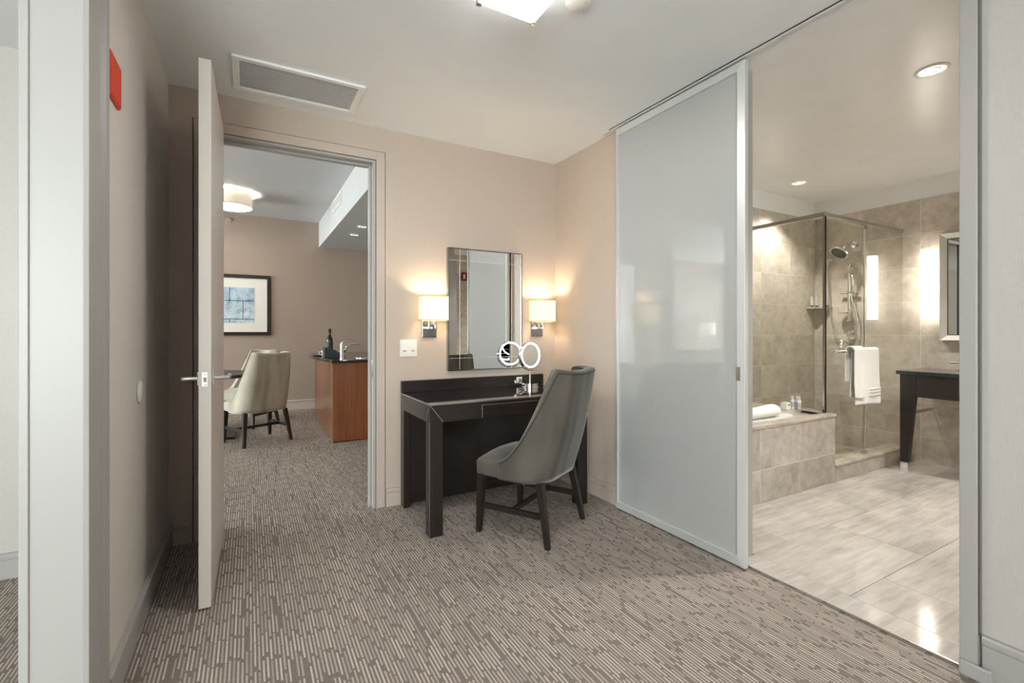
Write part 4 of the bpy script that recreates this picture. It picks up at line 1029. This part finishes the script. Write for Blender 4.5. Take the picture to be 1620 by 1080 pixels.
# things on the tub deck
rt = thing('rolled_towel', 'rolled white towel lying on the tub rim', 'towel', (3.28, 2.155, DKZ))
prof = []
m = MB(); rs = []
for k, (x, r) in enumerate(((2.86, .040), (2.88, .048), (3.10, .047), (3.28, .045), (3.42, .050), (3.475, .050), (3.492, .045))):
    rs.append([(x, 2.150+r*1.15*math.cos(2*PI*j_/20), DKZ+.016+r*.92+r*.9*math.sin(2*PI*j_/20)) for j_ in range(20)])
m.rings(rs); m.build('towel_roll', 'towel', rt, .006, 2, True)
sp_ = MB()
pth = [(3.4925, 2.150+(.006+.0048*a)*math.cos(a*.9), DKZ+.0565+(.005+.0040*a)*math.sin(a*.9)) for a in range(1, 9)]
sp_.tube(pth, .003, 6).build('roll_spiral', 'towel', rt)
sb_ = thing('soap_box', 'small white soap carton on the tub deck', 'carton', (3.945, 2.33, DKZ))
c_ = B(3.91, 3.968, 2.305, 2.355, DKZ+.0005, DKZ+.062).build('carton', 'plastic_white', sb_, .002)
B(3.925, 3.960, 2.3040, 2.3048, DKZ+.040, DKZ+.048).build('print_line', 'ink', c_)
for k in range(3):
    x = 4.020+.034*k; y = 2.32-.022*k
    b = thing('toiletry_bottle', ['toiletry bottle beside the soap carton on the tub deck', 'middle toiletry bottle of three on the tub deck', 'toiletry bottle nearest the shower glass on the tub deck'][k], 'toiletries', (x, y, DKZ), 'bottles on the tub deck')
    if k == 2: x, y = 4.0275, 2.268; b.location = (x, y, DKZ)
    MB().lathe([(.0135, .0005), (.0155, .004), (.0155, .075), (.0135, .082), (.008, .086)], (x, y, DKZ), 'z', 20).build('bottle_body', 'plastic_white', b, smooth='auto')
    MB().lathe([(.011, .0862), (.011, .108), (.009, .110)], (x, y, DKZ), 'z', 16).build('bottle_cap', 'tube_silver', b, smooth='auto')
    MB().lathe([(.0157, .022), (.01575, .023), (.01575, .060), (.0157, .061)], (x, y, DKZ), 'z', 20, False).build('label_band', 'paper_blue', b)
ds_ = thing('soap_dish', 'flat wavy grey dish at the corner of the tub deck', 'dish', (3.99, 2.15, DKZ))
m = MB(); rs = []
for k in range(13):
    u = k/12; x = 3.905+.135*u; z = DKZ+.010+.008*math.cos(u*2*PI)
    y0 = 2.085; y1 = 2.225
    rs.append([(x, y0+.01*abs(u-.5), z), (x, y1, z+.004), (x, y1, z+.008), (x, y0+.01*abs(u-.5), z+.004)])
m.rings(rs); m.build('dish_body', 'nickel', ds_, smooth='auto')
MB().box(3.93, 3.96, 2.11, 2.20, DKZ+.0005, DKZ+.006).box(3.985, 4.015, 2.11, 2.20, DKZ+.0005, DKZ+.006).build('dish_feet', 'dish_dark', ds_)

# ------------------------------------------------------------------ vanity, mirror, sconce
vn = thing('bathroom_vanity', 'dark wood console vanity with tapered leg and chrome foot', 'vanity', (5.14, 1.3, 0))
VX0, VY1, VY0 = 4.865, 1.895, .55
B(VX0+.004, VX0+.028, VY0+.1, VY1-.108, .665, .8495).build('front_apron', 'espresso_x', vn)
B(VX0+.03, BX1-.012, VY1-.03, VY1-.004, .665, .8495).build('side_apron', 'espresso', vn)
B(VX0+.03, BX1-.012, VY0+.004, VY0+.03, .665, .8495).build('side_apron', 'espresso', vn)
for yo, s in ((VY1, -1), (VY0, 1)):
    lgm = MB().hexa([(VX0, yo, .105), (VX0+.05, yo, .105), (VX0+.05, yo+s*.055, .105), (VX0, yo+s*.055, .105)], [(VX0, yo, .665), (VX0+.05, yo, .665), (VX0+.05, yo+s*.104, .665), (VX0, yo+s*.104, .665)])
    lgm.hexa([(VX0, yo, .665), (VX0+.028, yo, .665), (VX0+.028, yo+s*.107, .665), (VX0, yo+s*.107, .665)], [(VX0, yo, .8495), (VX0+.028, yo, .8495), (VX0+.028, yo+s*.107, .8495), (VX0, yo+s*.107, .8495)])
    lo = lgm.build('leg', 'espresso', vn)
    y0_, y1_ = sorted((yo, yo+s*.055))
    B(VX0+.001, VX0+.049, y0_+.001, y1_-.001, .0145, .1045).build('chrome_foot', 'chrome', lo, .003)
    B(VX0+.051, BX1-.012, yo+s*.03-.008, yo+s*.03+.008, .50, .525).build('wall_strut', 'nickel', vn)
vt = tag(tile(None, VX0-.02, BX1-.0105, VY0-.02, VY1+.022, .850, .880, 'granite', 'vanity_worktop'), 'dark polished stone worktop of the bathroom vanity', 'worktop')
bs = thing('wash_basin', 'undermounted basin opening in the vanity worktop', 'basin', (5.12, 1.2, .88))
MB().lathe([(.20, .0004), (.20, .003), (.185, .004), (.18, .001), (.02, .0008)], (5.12, 1.2, .88), 'z', 36).build('basin_rim', 'ceramic', bs, smooth='auto')
fb_ = thing('vanity_faucet', 'chrome vanity faucet handle at the edge of the opening', 'faucet', (5.28, 1.62, .88))
MB().lathe([(.024, .0005), (.024, .006), (.012, .012), (.012, .05), (.018, .054)], (5.28, 1.625, .88), 'z', 18).build('faucet_body', 'chrome', fb_, smooth='auto')
MB().tube([(5.28, 1.70, .944), (5.28, 1.55, .944)], .007, 10).build('lever', 'chrome', fb_, smooth='auto')
mr = thing('vanity_mirror', 'framed wall mirror over the bathroom vanity', 'mirror', (BX1-.03, 1.3, 1.13))
my0, my1, mz0, mz1 = .80, 1.795, 1.135, 2.075; x0 = WX-.06; t = .045
o4 = [(my0, mz0), (my1, mz0), (my1, mz1), (my0, mz1)]; i4 = [(my0+t, mz0+t), (my1-t, mz0+t), (my1-t, mz1-t), (my0+t, mz1-t)]
for k in range(4):
    a, b = k, (k+1) % 4; q = [o4[a], o4[b], i4[b], i4[a]]
    MB().hexa([(WX-.0008, *p) for p in q], [(x0, *q[0]), (x0, *q[1]), (x0+.03, *q[2]), (x0+.03, *q[3])]).build('frame_side', 'tube_silver', mr, .002)
B(WX-.028, WX-.024, my0+t, my1-t, mz0+t, mz1-t).build('mirror_glass', 'mirror', mr)
it = MB(); e = .006; xg = WX-.0292
it.box(xg, xg+.001, my1-t-e, my1-t, mz0+t, mz1-t).box(xg, xg+.001, my0+t, my1-t-e, mz1-t-e, mz1-t).box(xg, xg+.001, my0+t, my1-t-e, mz0+t, mz0+t+e)
it.build('dark_rebate', 'gasket', mr)
def tube_sconce(y, label):
    tt = thing('tube_sconce', label, 'wall lamp', (WX, y, 1.32), 'tube sconces by the vanity mirror')
    zb, zt, xc = 1.328, 1.952, WX-.085
    MB().lathe([(.040, zb), (.044, zb+.004), (.044, zt-.004), (.040, zt)], (xc, y, 0), 'z', 28).build('glass_tube', 'tube_glass', tt, smooth='auto')
    MB().lathe([(.034, 0), (.034, -.012), (.028, -.024), (.018, -.029)], (WX-.0006, y-.042, 1.61), 'x', 24).build('wall_disc', 'tube_glass', tt, smooth='auto')
    MB().lathe([(.036, -.0005), (.038, -.004), (.038, -.010), (.0345, -.011)], (WX-.0006, y-.042, 1.61), 'x', 28, False).build('disc_ring', 'nickel', tt, smooth='auto')
tube_sconce(1.875, 'glowing white glass tube sconce beside the vanity mirror')
tube_sconce(.62, 'glowing white glass tube sconce past the vanity mirror, hidden by the right casing')
fs = thing('fire_strobe', 'red fire strobe on the bathroom wall, seen in the dressing mirror', 'fire alarm', (2.93, BY0+.02, 2.0))
B(2.885, 2.985, BY0+.010, BY0+.035, 2.0, 2.13).build('strobe_body', 'alarm_red', fs, .004)
B(2.905, 2.940, BY0+.0352, BY0+.055, 2.03, 2.10).build('strobe_lens', 'ceramic', fs, .006)
